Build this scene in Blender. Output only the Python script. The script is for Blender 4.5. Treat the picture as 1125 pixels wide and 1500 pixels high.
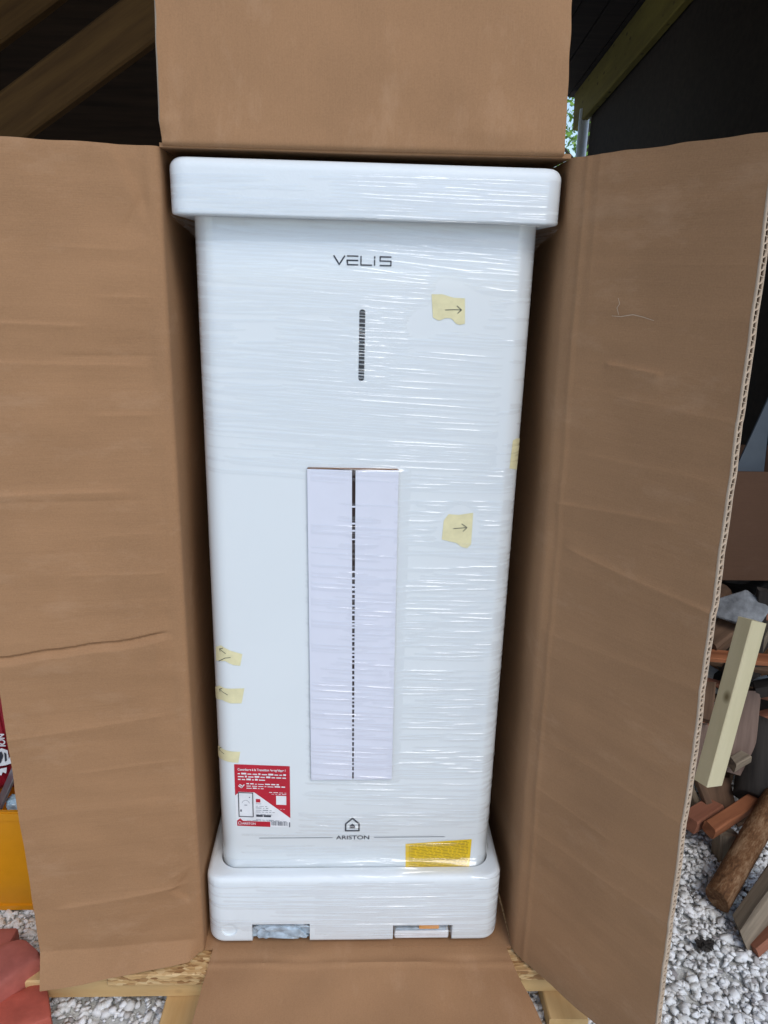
import bpy, bmesh, math, random
import numpy as np
from mathutils import Vector, Matrix

for o in list(bpy.data.objects):
    bpy.data.objects.remove(o, do_unlink=True)
S = bpy.context.scene
COL = S.collection
rng = np.random.default_rng(7)
random.seed(7)

# ------------------------------------------------------------------ camera
CAM = np.array([-0.0171, -1.1973, 1.2292])
YAW, PITCH, ROLL = 0.04557, 0.30688, 0.02741
FPX = 1127.0                                    # focal length in pixels of a 1125 x 1500 picture
def cam_axes():
    cy, sy, cp, sp = math.cos(YAW), math.sin(YAW), math.cos(PITCH), math.sin(PITCH)
    f = np.array([sy*cp, cy*cp, -sp]); r = np.array([cy, -sy, 0.0]); u = np.cross(r, f)
    cr, sr = math.cos(ROLL), math.sin(ROLL)
    return cr*r + sr*u, -sr*r + cr*u, f
AX_R, AX_U, AX_F = cam_axes()
def at(px, py, axis, val):
    """surveying helper: the point where the sight line through a picture point meets a plane of the place"""
    d = AX_F + (px-562.5)/FPX*AX_R - (py-750.0)/FPX*AX_U
    return CAM + (val-CAM[axis])/d[axis]*d
cam = bpy.data.cameras.new('camera')
cam.sensor_fit = 'VERTICAL'; cam.sensor_height = 24.0; cam.lens = 24.0*FPX/1500.0
cam.clip_start = 0.02; cam.clip_end = 500
co = bpy.data.objects.new('camera', cam); COL.objects.link(co)
M = Matrix.Identity(4)
for i in range(3):
    M[i][0], M[i][1], M[i][2], M[i][3] = AX_R[i], AX_U[i], -AX_F[i], CAM[i]
co.matrix_world = M
S.camera = co

# ------------------------------------------------------------------ sky, sun, exposure
SUN_EL, SUN_AZ = math.radians(50), math.radians(157)      # azimuth from +y (north) clockwise: behind the camera, to the right
w = bpy.data.worlds.new('World'); S.world = w; w.use_nodes = True
nt = w.node_tree; nt.nodes.clear()
sky = nt.nodes.new('ShaderNodeTexSky'); sky.sky_type = 'NISHITA'; sky.sun_disc = False
sky.sun_elevation = SUN_EL; sky.sun_rotation = SUN_AZ
sky.air_density = 1.0; sky.dust_density = 1.0; sky.ozone_density = 1.0
bg = nt.nodes.new('ShaderNodeBackground'); bg.inputs['Strength'].default_value = 0.15
wo = nt.nodes.new('ShaderNodeOutputWorld')
nt.links.new(sky.outputs[0], bg.inputs[0]); nt.links.new(bg.outputs[0], wo.inputs[0])
sl = bpy.data.lights.new('sun', 'SUN'); sl.energy = 1.0; sl.angle = math.radians(30); sl.color = (1.0, 0.985, 0.96)
so = bpy.data.objects.new('sun', sl); COL.objects.link(so)
sd = Vector((math.sin(SUN_AZ)*math.cos(SUN_EL), math.cos(SUN_AZ)*math.cos(SUN_EL), math.sin(SUN_EL)))
so.rotation_euler = sd.to_track_quat('Z', 'Y').to_euler()
S.view_settings.view_transform = 'Standard'; S.view_settings.look = 'None'
S.view_settings.gamma = 1.0; S.view_settings.use_curve_mapping = False
S.view_settings.exposure = 0.32

# ------------------------------------------------------------------ materials
def nodes(name):
    m = bpy.data.materials.new(name); m.use_nodes = True
    t = m.node_tree
    return m, t, t.nodes['Principled BSDF']
def coords(t, scale=(1, 1, 1)):
    tc = t.nodes.new('ShaderNodeTexCoord'); mp = t.nodes.new('ShaderNodeMapping')
    mp.inputs['Scale'].default_value = scale
    t.links.new(tc.outputs['Object'], mp.inputs['Vector'])
    return mp.outputs['Vector']
def noise(t, vec, scale, detail=4, rough=.6):
    n = t.nodes.new('ShaderNodeTexNoise'); n.inputs['Scale'].default_value = scale
    n.inputs['Detail'].default_value = detail; n.inputs['Roughness'].default_value = rough
    t.links.new(vec, n.inputs['Vector']); return n.outputs['Fac']
def ramp(t, fac, stops):
    r = t.nodes.new('ShaderNodeValToRGB'); e = r.color_ramp.elements
    e[0].position, e[0].color = stops[0][0], (*stops[0][1], 1)
    e[1].position, e[1].color = stops[-1][0], (*stops[-1][1], 1)
    for p, c in stops[1:-1]:
        k = e.new(p); k.color = (*c, 1)
    t.links.new(fac, r.inputs[0]); return r.outputs[0]
def bump(t, b, fac, strength, dist):
    n = t.nodes.new('ShaderNodeBump'); n.inputs['Strength'].default_value = strength
    n.inputs['Distance'].default_value = dist
    t.links.new(fac, n.inputs['Height']); t.links.new(n.outputs[0], b.inputs['Normal']); return n
def plain(name, c, rough=.5, spec=.5, var=.08, scale=30, bmp=0.0, metal=0.0, coat=0.0):
    m, t, b = nodes(name)
    v = coords(t); n = noise(t, v, scale)
    lo = tuple(x*(1-var) for x in c); hi = tuple(min(1, x*(1+var)) for x in c)
    t.links.new(ramp(t, n, [(.3, lo), (.7, hi)]), b.inputs['Base Color'])
    b.inputs['Roughness'].default_value = rough; b.inputs['Specular IOR Level'].default_value = spec
    b.inputs['Metallic'].default_value = metal
    b.inputs['Coat Weight'].default_value = coat; b.inputs['Coat Roughness'].default_value = .12
    if bmp: bump(t, b, noise(t, v, scale*4), .5, bmp)
    return m
def cardboard(name, c, horizontal=True, rough=.8):
    m, t, b = nodes(name)
    v = coords(t)
    big = noise(t, v, 3.5, 5, .6)
    fib = noise(t, coords(t, (40, 40, 700) if horizontal else (700, 40, 40)), 1.0, 2)
    spk = noise(t, v, 420, 2)
    mx = t.nodes.new('ShaderNodeMix'); mx.data_type = 'FLOAT'; mx.inputs[0].default_value = .16
    t.links.new(big, mx.inputs[2]); t.links.new(fib, mx.inputs[3])
    mx2 = t.nodes.new('ShaderNodeMix'); mx2.data_type = 'FLOAT'; mx2.inputs[0].default_value = .38
    t.links.new(mx.outputs[0], mx2.inputs[2]); t.links.new(spk, mx2.inputs[3])
    col = ramp(t, mx2.outputs[0], [(.32, tuple(x*.84 for x in c)), (.5, c), (.68, tuple(x*1.13 for x in c))])
    sc = noise(t, coords(t, (6, 6, 14) if horizontal else (14, 6, 6)), 1.0, 8, .72)
    sm_ = t.nodes.new('ShaderNodeMix'); sm_.data_type = 'RGBA'; sm_.inputs[7].default_value = (c[0]*1.35, c[1]*1.5, c[2]*1.75, 1)
    t.links.new(ramp(t, sc, [(.54, (0, 0, 0)), (.76, (.55, .55, .55))]), sm_.inputs[0]); t.links.new(col, sm_.inputs[6]); col = sm_.outputs[2]
    t.links.new(col, b.inputs['Base Color'])
    b.inputs['Roughness'].default_value = rough; b.inputs['Specular IOR Level'].default_value = .25
    mid = noise(t, coords(t, (5, 5, 120) if horizontal else (120, 5, 5)), 1.0, 3, .6)
    n1 = bump(t, b, mid, .25, .0012)
    n2 = t.nodes.new('ShaderNodeBump'); n2.inputs['Strength'].default_value = .35; n2.inputs['Distance'].default_value = .0006
    t.links.new(fib, n2.inputs['Height']); t.links.new(n1.outputs[0], n2.inputs['Normal'])
    wv = t.nodes.new('ShaderNodeTexWave'); wv.bands_direction = 'Z' if horizontal else 'X'
    wv.inputs['Scale'].default_value = 22; wv.inputs['Distortion'].default_value = .4; wv.inputs['Detail'].default_value = 1
    t.links.new(v, wv.inputs['Vector'])
    n3 = t.nodes.new('ShaderNodeBump'); n3.inputs['Strength'].default_value = .09; n3.inputs['Distance'].default_value = .0006
    t.links.new(wv.outputs['Fac'], n3.inputs['Height']); t.links.new(n2.outputs[0], n3.inputs['Normal'])
    t.links.new(n3.outputs[0], b.inputs['Normal'])
    return m
def wood(name, c1, c2, rough=.7, knots=False, grain=1.0, bmp=.0015):
    m, t, b = nodes(name)
    v = coords(t, (2.2, 34*grain, 34*grain))
    g = noise(t, v, 1.0, 6, .62)
    stops = [(.28, c1), (.5, tuple((a+d)/2 for a, d in zip(c1, c2))), (.72, c2)]
    col = ramp(t, g, stops)
    if knots:
        vo = t.nodes.new('ShaderNodeTexVoronoi'); vo.inputs['Scale'].default_value = 1.0
        t.links.new(coords(t, (11, 17, 17)), vo.inputs['Vector'])
        k = ramp(t, vo.outputs['Distance'], [(.05, (1, 1, 1)), (.2, (0, 0, 0))])
        mx = t.nodes.new('ShaderNodeMix'); mx.data_type = 'RGBA'; mx.inputs[7].default_value = (c1[0]*.4, c1[1]*.36, c1[2]*.3, 1)
        t.links.new(k, mx.inputs[0]); t.links.new(col, mx.inputs[6]); col = mx.outputs[2]
    t.links.new(col, b.inputs['Base Color'])
    b.inputs['Roughness'].default_value = rough; b.inputs['Specular IOR Level'].default_value = .3
    bump(t, b, g, .6, bmp)
    return m
def osb(name):
    m, t, b = nodes(name)
    vo = t.nodes.new('ShaderNodeTexVoronoi'); vo.inputs['Scale'].default_value = 1.0; vo.inputs['Randomness'].default_value = 1
    nz = t.nodes.new('ShaderNodeTexNoise'); nz.inputs['Scale'].default_value = 14
    t.links.new(coords(t), nz.inputs['Vector'])
    ad = t.nodes.new('ShaderNodeVectorMath'); ad.operation = 'MULTIPLY_ADD'
    ad.inputs[1].default_value = (2.2, 2.2, 2.2)
    t.links.new(nz.outputs['Color'], ad.inputs[0]); t.links.new(coords(t, (75, 190, 190)), ad.inputs[2])
    t.links.new(ad.outputs[0], vo.inputs['Vector'])
    sep = t.nodes.new('ShaderNodeSeparateColor'); t.links.new(vo.outputs['Color'], sep.inputs[0])
    col = ramp(t, sep.outputs[0], [(.0, (.26, .12, .04)), (.45, (.50, .30, .12)), (1, (.68, .48, .24))])
    t.links.new(col, b.inputs['Base Color']); b.inputs['Roughness'].default_value = .65
    bump(t, b, vo.outputs['Distance'], .6, .002)
    return m
def film_mat():
    m = bpy.data.materials.new('clear_film'); m.use_nodes = True; t = m.node_tree; t.nodes.clear()
    o = t.nodes.new('ShaderNodeOutputMaterial')
    tr = t.nodes.new('ShaderNodeBsdfTransparent'); tr.inputs[0].default_value = (.995, .997, 1, 1)
    gl = t.nodes.new('ShaderNodeBsdfGlossy'); gl.inputs['Roughness'].default_value = .13; gl.inputs[0].default_value = (1, 1, 1, 1)
    dd = t.nodes.new('ShaderNodeBsdfDiffuse'); dd.inputs[0].default_value = (.9, .92, .94, 1)
    m1 = t.nodes.new('ShaderNodeMixShader'); m1.inputs[0].default_value = .012
    t.links.new(tr.outputs[0], m1.inputs[1]); t.links.new(dd.outputs[0], m1.inputs[2])
    lw = t.nodes.new('ShaderNodeLayerWeight'); lw.inputs['Blend'].default_value = .5     # 1 - |cos|: the same from both sides of a thin sheet
    pw = t.nodes.new('ShaderNodeMath'); pw.operation = 'POWER'; pw.inputs[1].default_value = 5.0
    t.links.new(lw.outputs['Facing'], pw.inputs[0])
    ma = t.nodes.new('ShaderNodeMath'); ma.operation = 'MULTIPLY_ADD'; ma.inputs[1].default_value = .9; ma.inputs[2].default_value = .070; ma.use_clamp = True
    t.links.new(pw.outputs[0], ma.inputs[0])
    m2 = t.nodes.new('ShaderNodeMixShader')
    t.links.new(ma.outputs[0], m2.inputs[0]); t.links.new(m1.outputs[0], m2.inputs[1]); t.links.new(gl.outputs[0], m2.inputs[2])
    t.links.new(m2.outputs[0], o.inputs[0])
    return m
def gravel_mat():
    m, t, b = nodes('white_limestone')
    a = t.nodes.new('ShaderNodeAttribute'); a.attribute_name = 'tone'
    col = ramp(t, a.outputs['Fac'], [(0, (.30, .27, .26)), (.06, (.50, .47, .44)), (.12, (.76, .75, .71)), (.6, (.85, .845, .82)), (1, (.90, .895, .875))])
    n = noise(t, coords(t), 160, 3)
    mx = t.nodes.new('ShaderNodeMix'); mx.data_type = 'RGBA'; mx.blend_type = 'MULTIPLY'; mx.inputs[0].default_value = .4
    t.links.new(col, mx.inputs[6]); t.links.new(ramp(t, n, [(.3, (.7, .7, .7)), (.7, (1, 1, 1))]), mx.inputs[7])
    t.links.new(mx.outputs[2], b.inputs['Base Color']); b.inputs['Roughness'].default_value = .85
    bump(t, b, n, .4, .002)
    return m
MAT = {}
MAT['card'] = cardboard('kraft_cardboard', (.345, .188, .092))
MAT['card_v'] = cardboard('kraft_cardboard_upright', (.345, .188, .092), False)
MAT['card_shade'] = cardboard('shade_dark_cardboard', (.10, .052, .03))  # brown darkened in the colour to stand for the shade over this box
MAT['card_cut'] = plain('cut_cardboard_edge', (.56, .43, .31), .9, .1)
MAT['white'] = plain('white_enamel', (.775, .812, .81), .22, .5, .012, 4, 0, 0, .35)
MAT['foam'] = plain('white_foam', (.82, .82, .82), .55, .3, .02, 150, .0004, 0, .12)
def foam_mat():
    m, t, b = nodes('white_foam_beads')
    vo = t.nodes.new('ShaderNodeTexVoronoi'); vo.inputs['Scale'].default_value = 260
    t.links.new(coords(t), vo.inputs['Vector']); n = noise(t, coords(t), 12, 4)
    t.links.new(ramp(t, n, [(.3, (.76, .80, .805)), (.7, (.79, .83, .835))]), b.inputs['Base Color'])
    b.inputs['Roughness'].default_value = .5; b.inputs['Specular IOR Level'].default_value = .4
    bump(t, b, vo.outputs['Distance'], .15, .001)
    return m
MAT['foam'] = foam_mat()
MAT['film'] = film_mat()
MAT['ink'] = plain('dark_print', (.025, .03, .045), .35)
MAT['ink_grey'] = plain('grey_print', (.12, .13, .16), .4)
MAT['black'] = plain('black_display', (.004, .005, .008), .15)
MAT['red'] = plain('red_print', (.50, .012, .03), .35, .5, .1, 20)
MAT['paper'] = plain('white_paper', (.80, .80, .80), .5)
MAT['yellow'] = plain('yellow_print', (.82, .55, .015), .4, .5, .05)
MAT['yellow_ink'] = plain('brown_print', (.28, .17, .02), .5)
MAT['tape'] = plain('masking_tape', (.78, .71, .42), .6, .3, .07, 60, .0005)
MAT['pen'] = plain('pen_line', (.12, .12, .09), .6)
MAT['lav'] = plain('white_board_face', (.74, .75, .82), .5, .3, .015)
MAT['brownedge'] = plain('brown_board_edge', (.22, .12, .06), .9)
MAT['gap'] = plain('dark_board_core', (.035, .02, .016), .9)
MAT['osb'] = osb('strand_board')
MAT['pine'] = wood('pale_pine', (.46, .27, .10), (.66, .45, .21), .65, True, .5)
MAT['batten'] = wood('fresh_batten', (.52, .46, .27), (.66, .59, .39), .6, True, .35, .0005)
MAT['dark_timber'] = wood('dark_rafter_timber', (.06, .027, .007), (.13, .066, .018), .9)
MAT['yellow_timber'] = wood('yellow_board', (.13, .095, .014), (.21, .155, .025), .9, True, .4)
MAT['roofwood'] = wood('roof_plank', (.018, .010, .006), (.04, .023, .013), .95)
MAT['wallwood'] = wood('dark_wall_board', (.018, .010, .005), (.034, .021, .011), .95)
def bark(name, c1, c2, c3):
    m, t, b = nodes(name)
    n1 = noise(t, coords(t, (14, 22, 22)), 1.0, 6, .65); n2 = noise(t, coords(t, (60, 160, 160)), 1.0, 5, .7)
    mx = t.nodes.new('ShaderNodeMix'); mx.data_type = 'FLOAT'; mx.inputs[0].default_value = .45
    t.links.new(n1, mx.inputs[2]); t.links.new(n2, mx.inputs[3])
    t.links.new(ramp(t, mx.outputs[0], [(.36, c1), (.5, c2), (.64, c3)]), b.inputs['Base Color'])
    b.inputs['Roughness'].default_value = .85; b.inputs['Specular IOR Level'].default_value = .2
    bump(t, b, mx.outputs[0], .9, .008)
    return m
MAT['bark'] = bark('barked_log', (.045, .022, .012), (.16, .075, .032), (.32, .20, .11))
MAT['greywood'] = wood('weathered_wood', (.07, .055, .04), (.34, .27, .19), .85, False, .9, .006)
MAT['redwood'] = wood('red_stained_wood', (.17, .06, .035), (.34, .14, .08), .8, False, .8, .003)
MAT['orangewood'] = wood('orange_wood', (.13, .04, .016), (.40, .15, .065), .75, False, .8, .003)
MAT['brownwood'] = wood('brown_wood', (.05, .028, .016), (.19, .11, .065), .8, False, .8, .003)
MAT['pinkwood'] = wood('pinkish_wood', (.08, .05, .04), (.26, .18, .14), .8, False, .8, .003)
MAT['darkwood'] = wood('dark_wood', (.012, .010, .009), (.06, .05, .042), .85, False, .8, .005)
MAT['stone'] = plain('grey_stone', (.20, .21, .22), .9, .2, .45, 25, .003)
MAT['brick'] = plain('red_brick', (.44, .095, .06), .62, .4, .18, 22, .0015)
MAT['brick2'] = plain('pinkish_brick', (.42, .12, .09), .62, .4, .25, 14, .0015)
MAT['crate'] = plain('yellow_plastic', (.72, .29, .006), .38, .5, .04)
MAT['bag'] = plain('red_bag', (.33, .012, .025), .35, .5, .1)
MAT['metal'] = plain('grey_metal', (.30, .30, .31), .4, .5, .2, 20, 0, .7)
MAT['bluepl'] = plain('pale_blue_plastic', (.5, .68, .78), .25)
MAT['bubble'] = plain('blue_grey_film_bag', (.42, .51, .58), .2, .6, .35, 60, .002)
MAT['orange'] = plain('orange_card', (.8, .34, .06), .5)
MAT['soil'] = plain('gravel_bed', (.60, .60, .57), .95, .1, .2, 40, .01)
MAT['gravel'] = gravel_mat()
MAT['leaf'] = plain('leaf_green', (.22, .40, .06), .5, .4, .5, 3)
MAT['bark2'] = plain('tree_bark', (.06, .05, .04), .9)
MAT['pvc'] = plain('white_pipe', (.88, .9, .9), .35)
MAT['sheet'] = plain('grey_blue_sheet', (.07, .09, .11), .5)

# ------------------------------------------------------------------ builders
def link(name, me, mat=None, parent=None, smooth=False):
    if mat is not None: me.materials.append(MAT[mat] if isinstance(mat, str) else mat)
    if smooth: me.shade_smooth()
    o = bpy.data.objects.new(name, me); COL.objects.link(o)
    if parent: o.parent = parent
    return o
def tag(o, label=None, cat=None, group=None, kind=None):
    if label: o['label'] = label
    if cat: o['category'] = cat
    if group: o['group'] = group
    if kind: o['kind'] = kind
    return o
def empty(name, loc, label, cat, group=None):
    o = bpy.data.objects.new(name, None); COL.objects.link(o); o.empty_display_size = .05
    return tag(o, label, cat, group)          # kept at the origin of the place: parts are in world metres
def pydata(name, v, f, mat, parent=None, smooth=False):
    me = bpy.data.meshes.new(name); me.from_pydata([tuple(map(float, p)) for p in v], [], f); me.update()
    return link(name, me, mat, parent, smooth)
def bmobj(name, bm, mat, parent=None, smooth=False):
    bmesh.ops.recalc_face_normals(bm, faces=bm.faces)
    me = bpy.data.meshes.new(name); bm.to_mesh(me); bm.free()
    return link(name, me, mat, parent, smooth)
def bm_box(x0, x1, y0, y1, z0, z1, bev=0.0, seg=2):
    bm = bmesh.new(); bmesh.ops.create_cube(bm, size=1)
    bmesh.ops.scale(bm, vec=(x1-x0, y1-y0, z1-z0), verts=bm.verts)
    bmesh.ops.translate(bm, vec=((x0+x1)/2, (y0+y1)/2, (z0+z1)/2), verts=bm.verts)
    if bev: bmesh.ops.bevel(bm, geom=list(bm.edges), offset=bev, segments=seg, profile=.5, affect='EDGES')
    return bm
def grid_faces(nr, nc, base=0, flip=False):
    i = np.arange(nr-1)[:, None]*nc + np.arange(nc-1)[None, :] + base
    q = np.stack([i, i+1, i+nc+1, i+nc], -1).reshape(-1, 4)
    return q[:, ::-1] if flip else q
def npmesh(name, V, Q):
    me = bpy.data.meshes.new(name); V = np.ascontiguousarray(V, np.float32); Q = np.ascontiguousarray(Q, np.int32)
    k = Q.shape[1]
    me.vertices.add(len(V)); me.vertices.foreach_set('co', V.ravel())
    me.loops.add(Q.size); me.loops.foreach_set('vertex_index', Q.ravel())
    me.polygons.add(len(Q)); me.polygons.foreach_set('loop_start', np.arange(0, Q.size, k, dtype=np.int32))
    me.update(calc_edges=True); me.validate()
    return me
def vnoise(seed, n=24, fmin=1, fmax=6, amp=1.0):
    """smooth random field of two coordinates: a sum of sines"""
    r = np.random.default_rng(seed)
    k = r.normal(size=(n, 2)); k /= np.linalg.norm(k, axis=1)[:, None]
    f = r.uniform(fmin, fmax, n); ph = r.uniform(0, 6.28, n)
    def fn(a, b, sx=1.0, sz=1.0):
        out = 0
        for (kx, kz), ff, p in zip(k, f, ph):
            out = out + np.sin(6.283*ff*(kx*a*sx + kz*b*sz) + p)
        return amp*out/math.sqrt(n)
    return fn
def beam(name, label, cat, p0, p1, wd, ht, roll, mat, seed=0, group=None, rough=.06, taper=1.0, cut=.15, parent=None, bev=.12):
    """a sawn or split piece of wood from p0 to p1, built along its own x axis so that the grain follows it"""
    p0, p1 = Vector(p0), Vector(p1); L = (p1-p0).length; r = random.Random(seed)
    n = max(3, int(L/.05)); bm = bmesh.new(); rings = []
    for i in range(n+1):
        t = i/n; s = 1+(taper-1)*t; ring = []
        c = bev*min(wd, ht)
        a, b = wd/2*s, ht/2*s
        for (y, z) in [(-a+c, -b), (a-c, -b), (a, -b+c), (a, b-c), (a-c, b), (-a+c, b), (-a, b-c), (-a, -b+c)]:
            x = t*L
            if i in (0, n): x += (y/wd*cut + z/ht*cut*.5 + r.uniform(-.5, .5)*rough)*min(wd, L*.3)*(1 if i == 0 else -1)
            ring.append(bm.verts.new((x, y*(1+r.uniform(-rough, rough)), z*(1+r.uniform(-rough, rough)))))
        rings.append(ring)
    for a, b in zip(rings, rings[1:]):
        for k in range(8): bm.faces.new((a[k], a[(k+1) % 8], b[(k+1) % 8], b[k]))
    bm.faces.new(rings[0][::-1]); bm.faces.new(rings[-1])
    o = bmobj(name, bm, mat, parent)
    x = (p1-p0).normalized(); up = Vector((0, 0, 1)) if abs(x.z) < .95 else Vector((0, 1, 0))
    y = up.cross(x).normalized(); z = x.cross(y)
    R = Matrix((x, y, z)).transposed().to_4x4() @ Matrix.Rotation(math.radians(roll), 4, 'X')
    o.matrix_world = Matrix.Translation(p0) @ R
    if label: tag(o, label, cat, group)
    return o
def log(name, label, cat, p0, p1, r0, r1, mat, seed=0, group=None, sides=16, lump=.08):
    p0, p1 = Vector(p0), Vector(p1); L = (p1-p0).length; r = random.Random(seed)
    n = max(6, int(L/.025)); bm = bmesh.new(); rings = []
    fld = vnoise(seed, 12, .5, 2.5)
    for i in range(n+1):
        t = i/n; rad = r0+(r1-r0)*t
        ring = []
        for k in range(sides):
            a = 2*math.pi*k/sides
            q = rad*(1+lump*float(fld(math.cos(a)*.35+t*L*1.5, math.sin(a)*.35+t*.3)))
            ring.append(bm.verts.new((t*L + (math.cos(a)*rad*.25 if i in (0, n) else 0), q*math.cos(a), q*math.sin(a))))
        rings.append(ring)
    for a, b in zip(rings, rings[1:]):
        for k in range(sides): bm.faces.new((a[k], a[(k+1) % sides], b[(k+1) % sides], b[k]))
    f0 = bm.faces.new(rings[0][::-1]); f1 = bm.faces.new(rings[-1])
    o = bmobj(name, bm, mat)
    for p in o.data.polygons: p.use_smooth = len(p.vertices) == 4
    x = (p1-p0).normalized(); y = Vector((0, 0, 1)).cross(x).normalized(); z = x.cross(y)
    o.matrix_world = Matrix.Translation(p0) @ Matrix((x, y, z)).transposed().to_4x4()
    return tag(o, label, cat, group)

GZ = -.17                                     # level of the gravel
# ------------------------------------------------------------------ setting: ground and gravel
tag(pydata('ground', [(-60, -60, GZ-.011), (60, -60, GZ-.011), (60, 60, GZ-.011), (-60, 60, GZ-.011)], [(0, 1, 2, 3)], 'soil'), kind='structure',
    label='pale gravel ground under and around the shed')
def gravel():
    protos = []
    for s in range(14):
        r = np.random.default_rng(100+s); bm = bmesh.new()
        pts = r.normal(size=(11, 3)); pts /= np.linalg.norm(pts, axis=1)[:, None]
        pts *= r.uniform(.75, 1.05, (11, 1)); pts *= np.array([1, r.uniform(.6, .95), r.uniform(.42, .7)])
        for p in pts: bm.verts.new(p)
        h = bmesh.ops.convex_hull(bm, input=bm.verts)
        for v in [v for v in bm.verts if not v.link_faces]: bm.verts.remove(v)
        bmesh.ops.recalc_face_normals(bm, faces=bm.faces)
        bmesh.ops.triangulate(bm, faces=bm.faces)
        bm.verts.index_update()
        protos.append((np.array([v.co[:] for v in bm.verts]), np.array([[v.index for v in f.verts] for f in bm.faces]))); bm.free()
    V, T, tone = [], [], []; base = 0
    r = np.random.default_rng(5)
    for (x0, x1, y0, y1, dens) in [(.30, 1.70, -.45, 1.1, 11500), (-1.4, .30, -.45, .60, 9800)]:
        n = int((x1-x0)*(y1-y0)*dens)
        x = r.uniform(x0, x1, n); y = r.uniform(y0, y1, n); z = GZ + r.uniform(-.009, .002, n)
        sz = np.clip(r.lognormal(math.log(.0100), .34, n), .0045, .021)
        for i in range(n):
            pv, pf = protos[r.integers(14)]
            a, b, c = r.uniform(0, 6.28), r.normal(0, .22), r.normal(0, .22)
            ca, sa, cb, sb, cc, sc = math.cos(a), math.sin(a), math.cos(b), math.sin(b), math.cos(c), math.sin(c)
            Rm = np.array([[ca, -sa, 0], [sa, ca, 0], [0, 0, 1]]) @ np.array([[1, 0, 0], [0, cb, -sb], [0, sb, cb]]) @ np.array([[cc, 0, sc], [0, 1, 0], [-sc, 0, cc]])
            V.append((pv*sz[i]) @ Rm.T + (x[i], y[i], z[i])); T.append(pf+base); base += len(pv)
            tone.append(np.full(len(pv), r.uniform(.0, .12) if r.random() < .05 else r.uniform(.12, 1)))
    me = npmesh('gravel', np.concatenate(V), np.concatenate(T))
    at_ = me.attributes.new('tone', 'FLOAT', 'POINT'); at_.data.foreach_set('value', np.concatenate(tone).astype(np.float32))
    tag(link('gravel', me, 'gravel'), 'white crushed limestone gravel on the ground around the pallet', 'gravel', kind='stuff')
gravel()

# ------------------------------------------------------------------ setting: the shed
def roof_z(y): return 2.44 + (4.46-y)*.15
shed = empty('shed', (0, 0, 0), 'dark wooden lean-to shed with plank roof over the opened box', 'shed')
k = 0; x = -2.6
while x < 1.72:
    wd = .145
    v = [(x, -.55, roof_z(-.55)), (x+wd-.008, -.55, roof_z(-.55)), (x+wd-.008, 4.75, roof_z(4.75)), (x, 4.75, roof_z(4.75))]
    dz = .004*(k % 3)
    vv = [(a, b, c+dz) for a, b, c in v]+[(a, b, c+dz+.022) for a, b, c in v]
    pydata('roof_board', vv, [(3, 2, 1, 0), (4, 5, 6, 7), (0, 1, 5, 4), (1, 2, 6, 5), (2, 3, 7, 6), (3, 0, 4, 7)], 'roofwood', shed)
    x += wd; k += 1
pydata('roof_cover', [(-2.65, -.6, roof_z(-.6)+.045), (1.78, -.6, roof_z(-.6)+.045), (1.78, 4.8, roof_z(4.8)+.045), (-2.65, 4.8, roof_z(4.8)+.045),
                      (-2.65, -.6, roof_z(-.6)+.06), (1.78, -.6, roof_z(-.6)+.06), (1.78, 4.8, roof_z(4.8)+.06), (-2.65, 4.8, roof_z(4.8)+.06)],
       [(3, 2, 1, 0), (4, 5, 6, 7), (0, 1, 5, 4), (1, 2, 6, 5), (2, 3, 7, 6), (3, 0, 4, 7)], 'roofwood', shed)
def wall_prism(name, pts, thick, mat):        # pts: 4 corners of the inner face, thick: offset vector
    a = [Vector(p) for p in pts]; b = [p+Vector(thick) for p in a]
    return pydata(name, a+b, [(0, 1, 2, 3), (7, 6, 5, 4), (0, 4, 5, 1), (1, 5, 6, 2), (2, 6, 7, 3), (3, 7, 4, 0)], mat, shed)
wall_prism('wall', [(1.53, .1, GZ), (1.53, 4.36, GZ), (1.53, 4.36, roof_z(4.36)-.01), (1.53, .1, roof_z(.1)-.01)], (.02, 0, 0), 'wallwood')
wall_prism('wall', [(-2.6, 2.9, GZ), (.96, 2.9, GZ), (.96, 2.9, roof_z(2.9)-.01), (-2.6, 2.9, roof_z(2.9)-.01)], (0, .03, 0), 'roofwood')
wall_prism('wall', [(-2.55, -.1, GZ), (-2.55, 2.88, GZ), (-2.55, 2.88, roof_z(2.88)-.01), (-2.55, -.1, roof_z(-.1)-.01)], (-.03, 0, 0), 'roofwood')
beam('rafter', None, None, (1.50, 4.62, 2.285), (1.50, -.4, 2.285+5.02*.15), .045, .24, 0, 'yellow_timber', 3, parent=shed, rough=.01, cut=.02)
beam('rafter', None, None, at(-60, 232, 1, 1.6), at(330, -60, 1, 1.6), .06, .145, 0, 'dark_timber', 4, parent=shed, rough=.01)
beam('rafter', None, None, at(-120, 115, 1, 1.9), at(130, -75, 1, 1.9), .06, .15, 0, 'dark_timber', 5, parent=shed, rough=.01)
bm = bmesh.new(); bmesh.ops.create_cone(bm, cap_ends=True, segments=20, radius1=.034, radius2=.034, depth=2.5)
bmesh.ops.translate(bm, vec=(1.50, 4.42, GZ+1.25-.06), verts=bm.verts)
bmobj('post', bm, 'pvc', shed, True)

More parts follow.
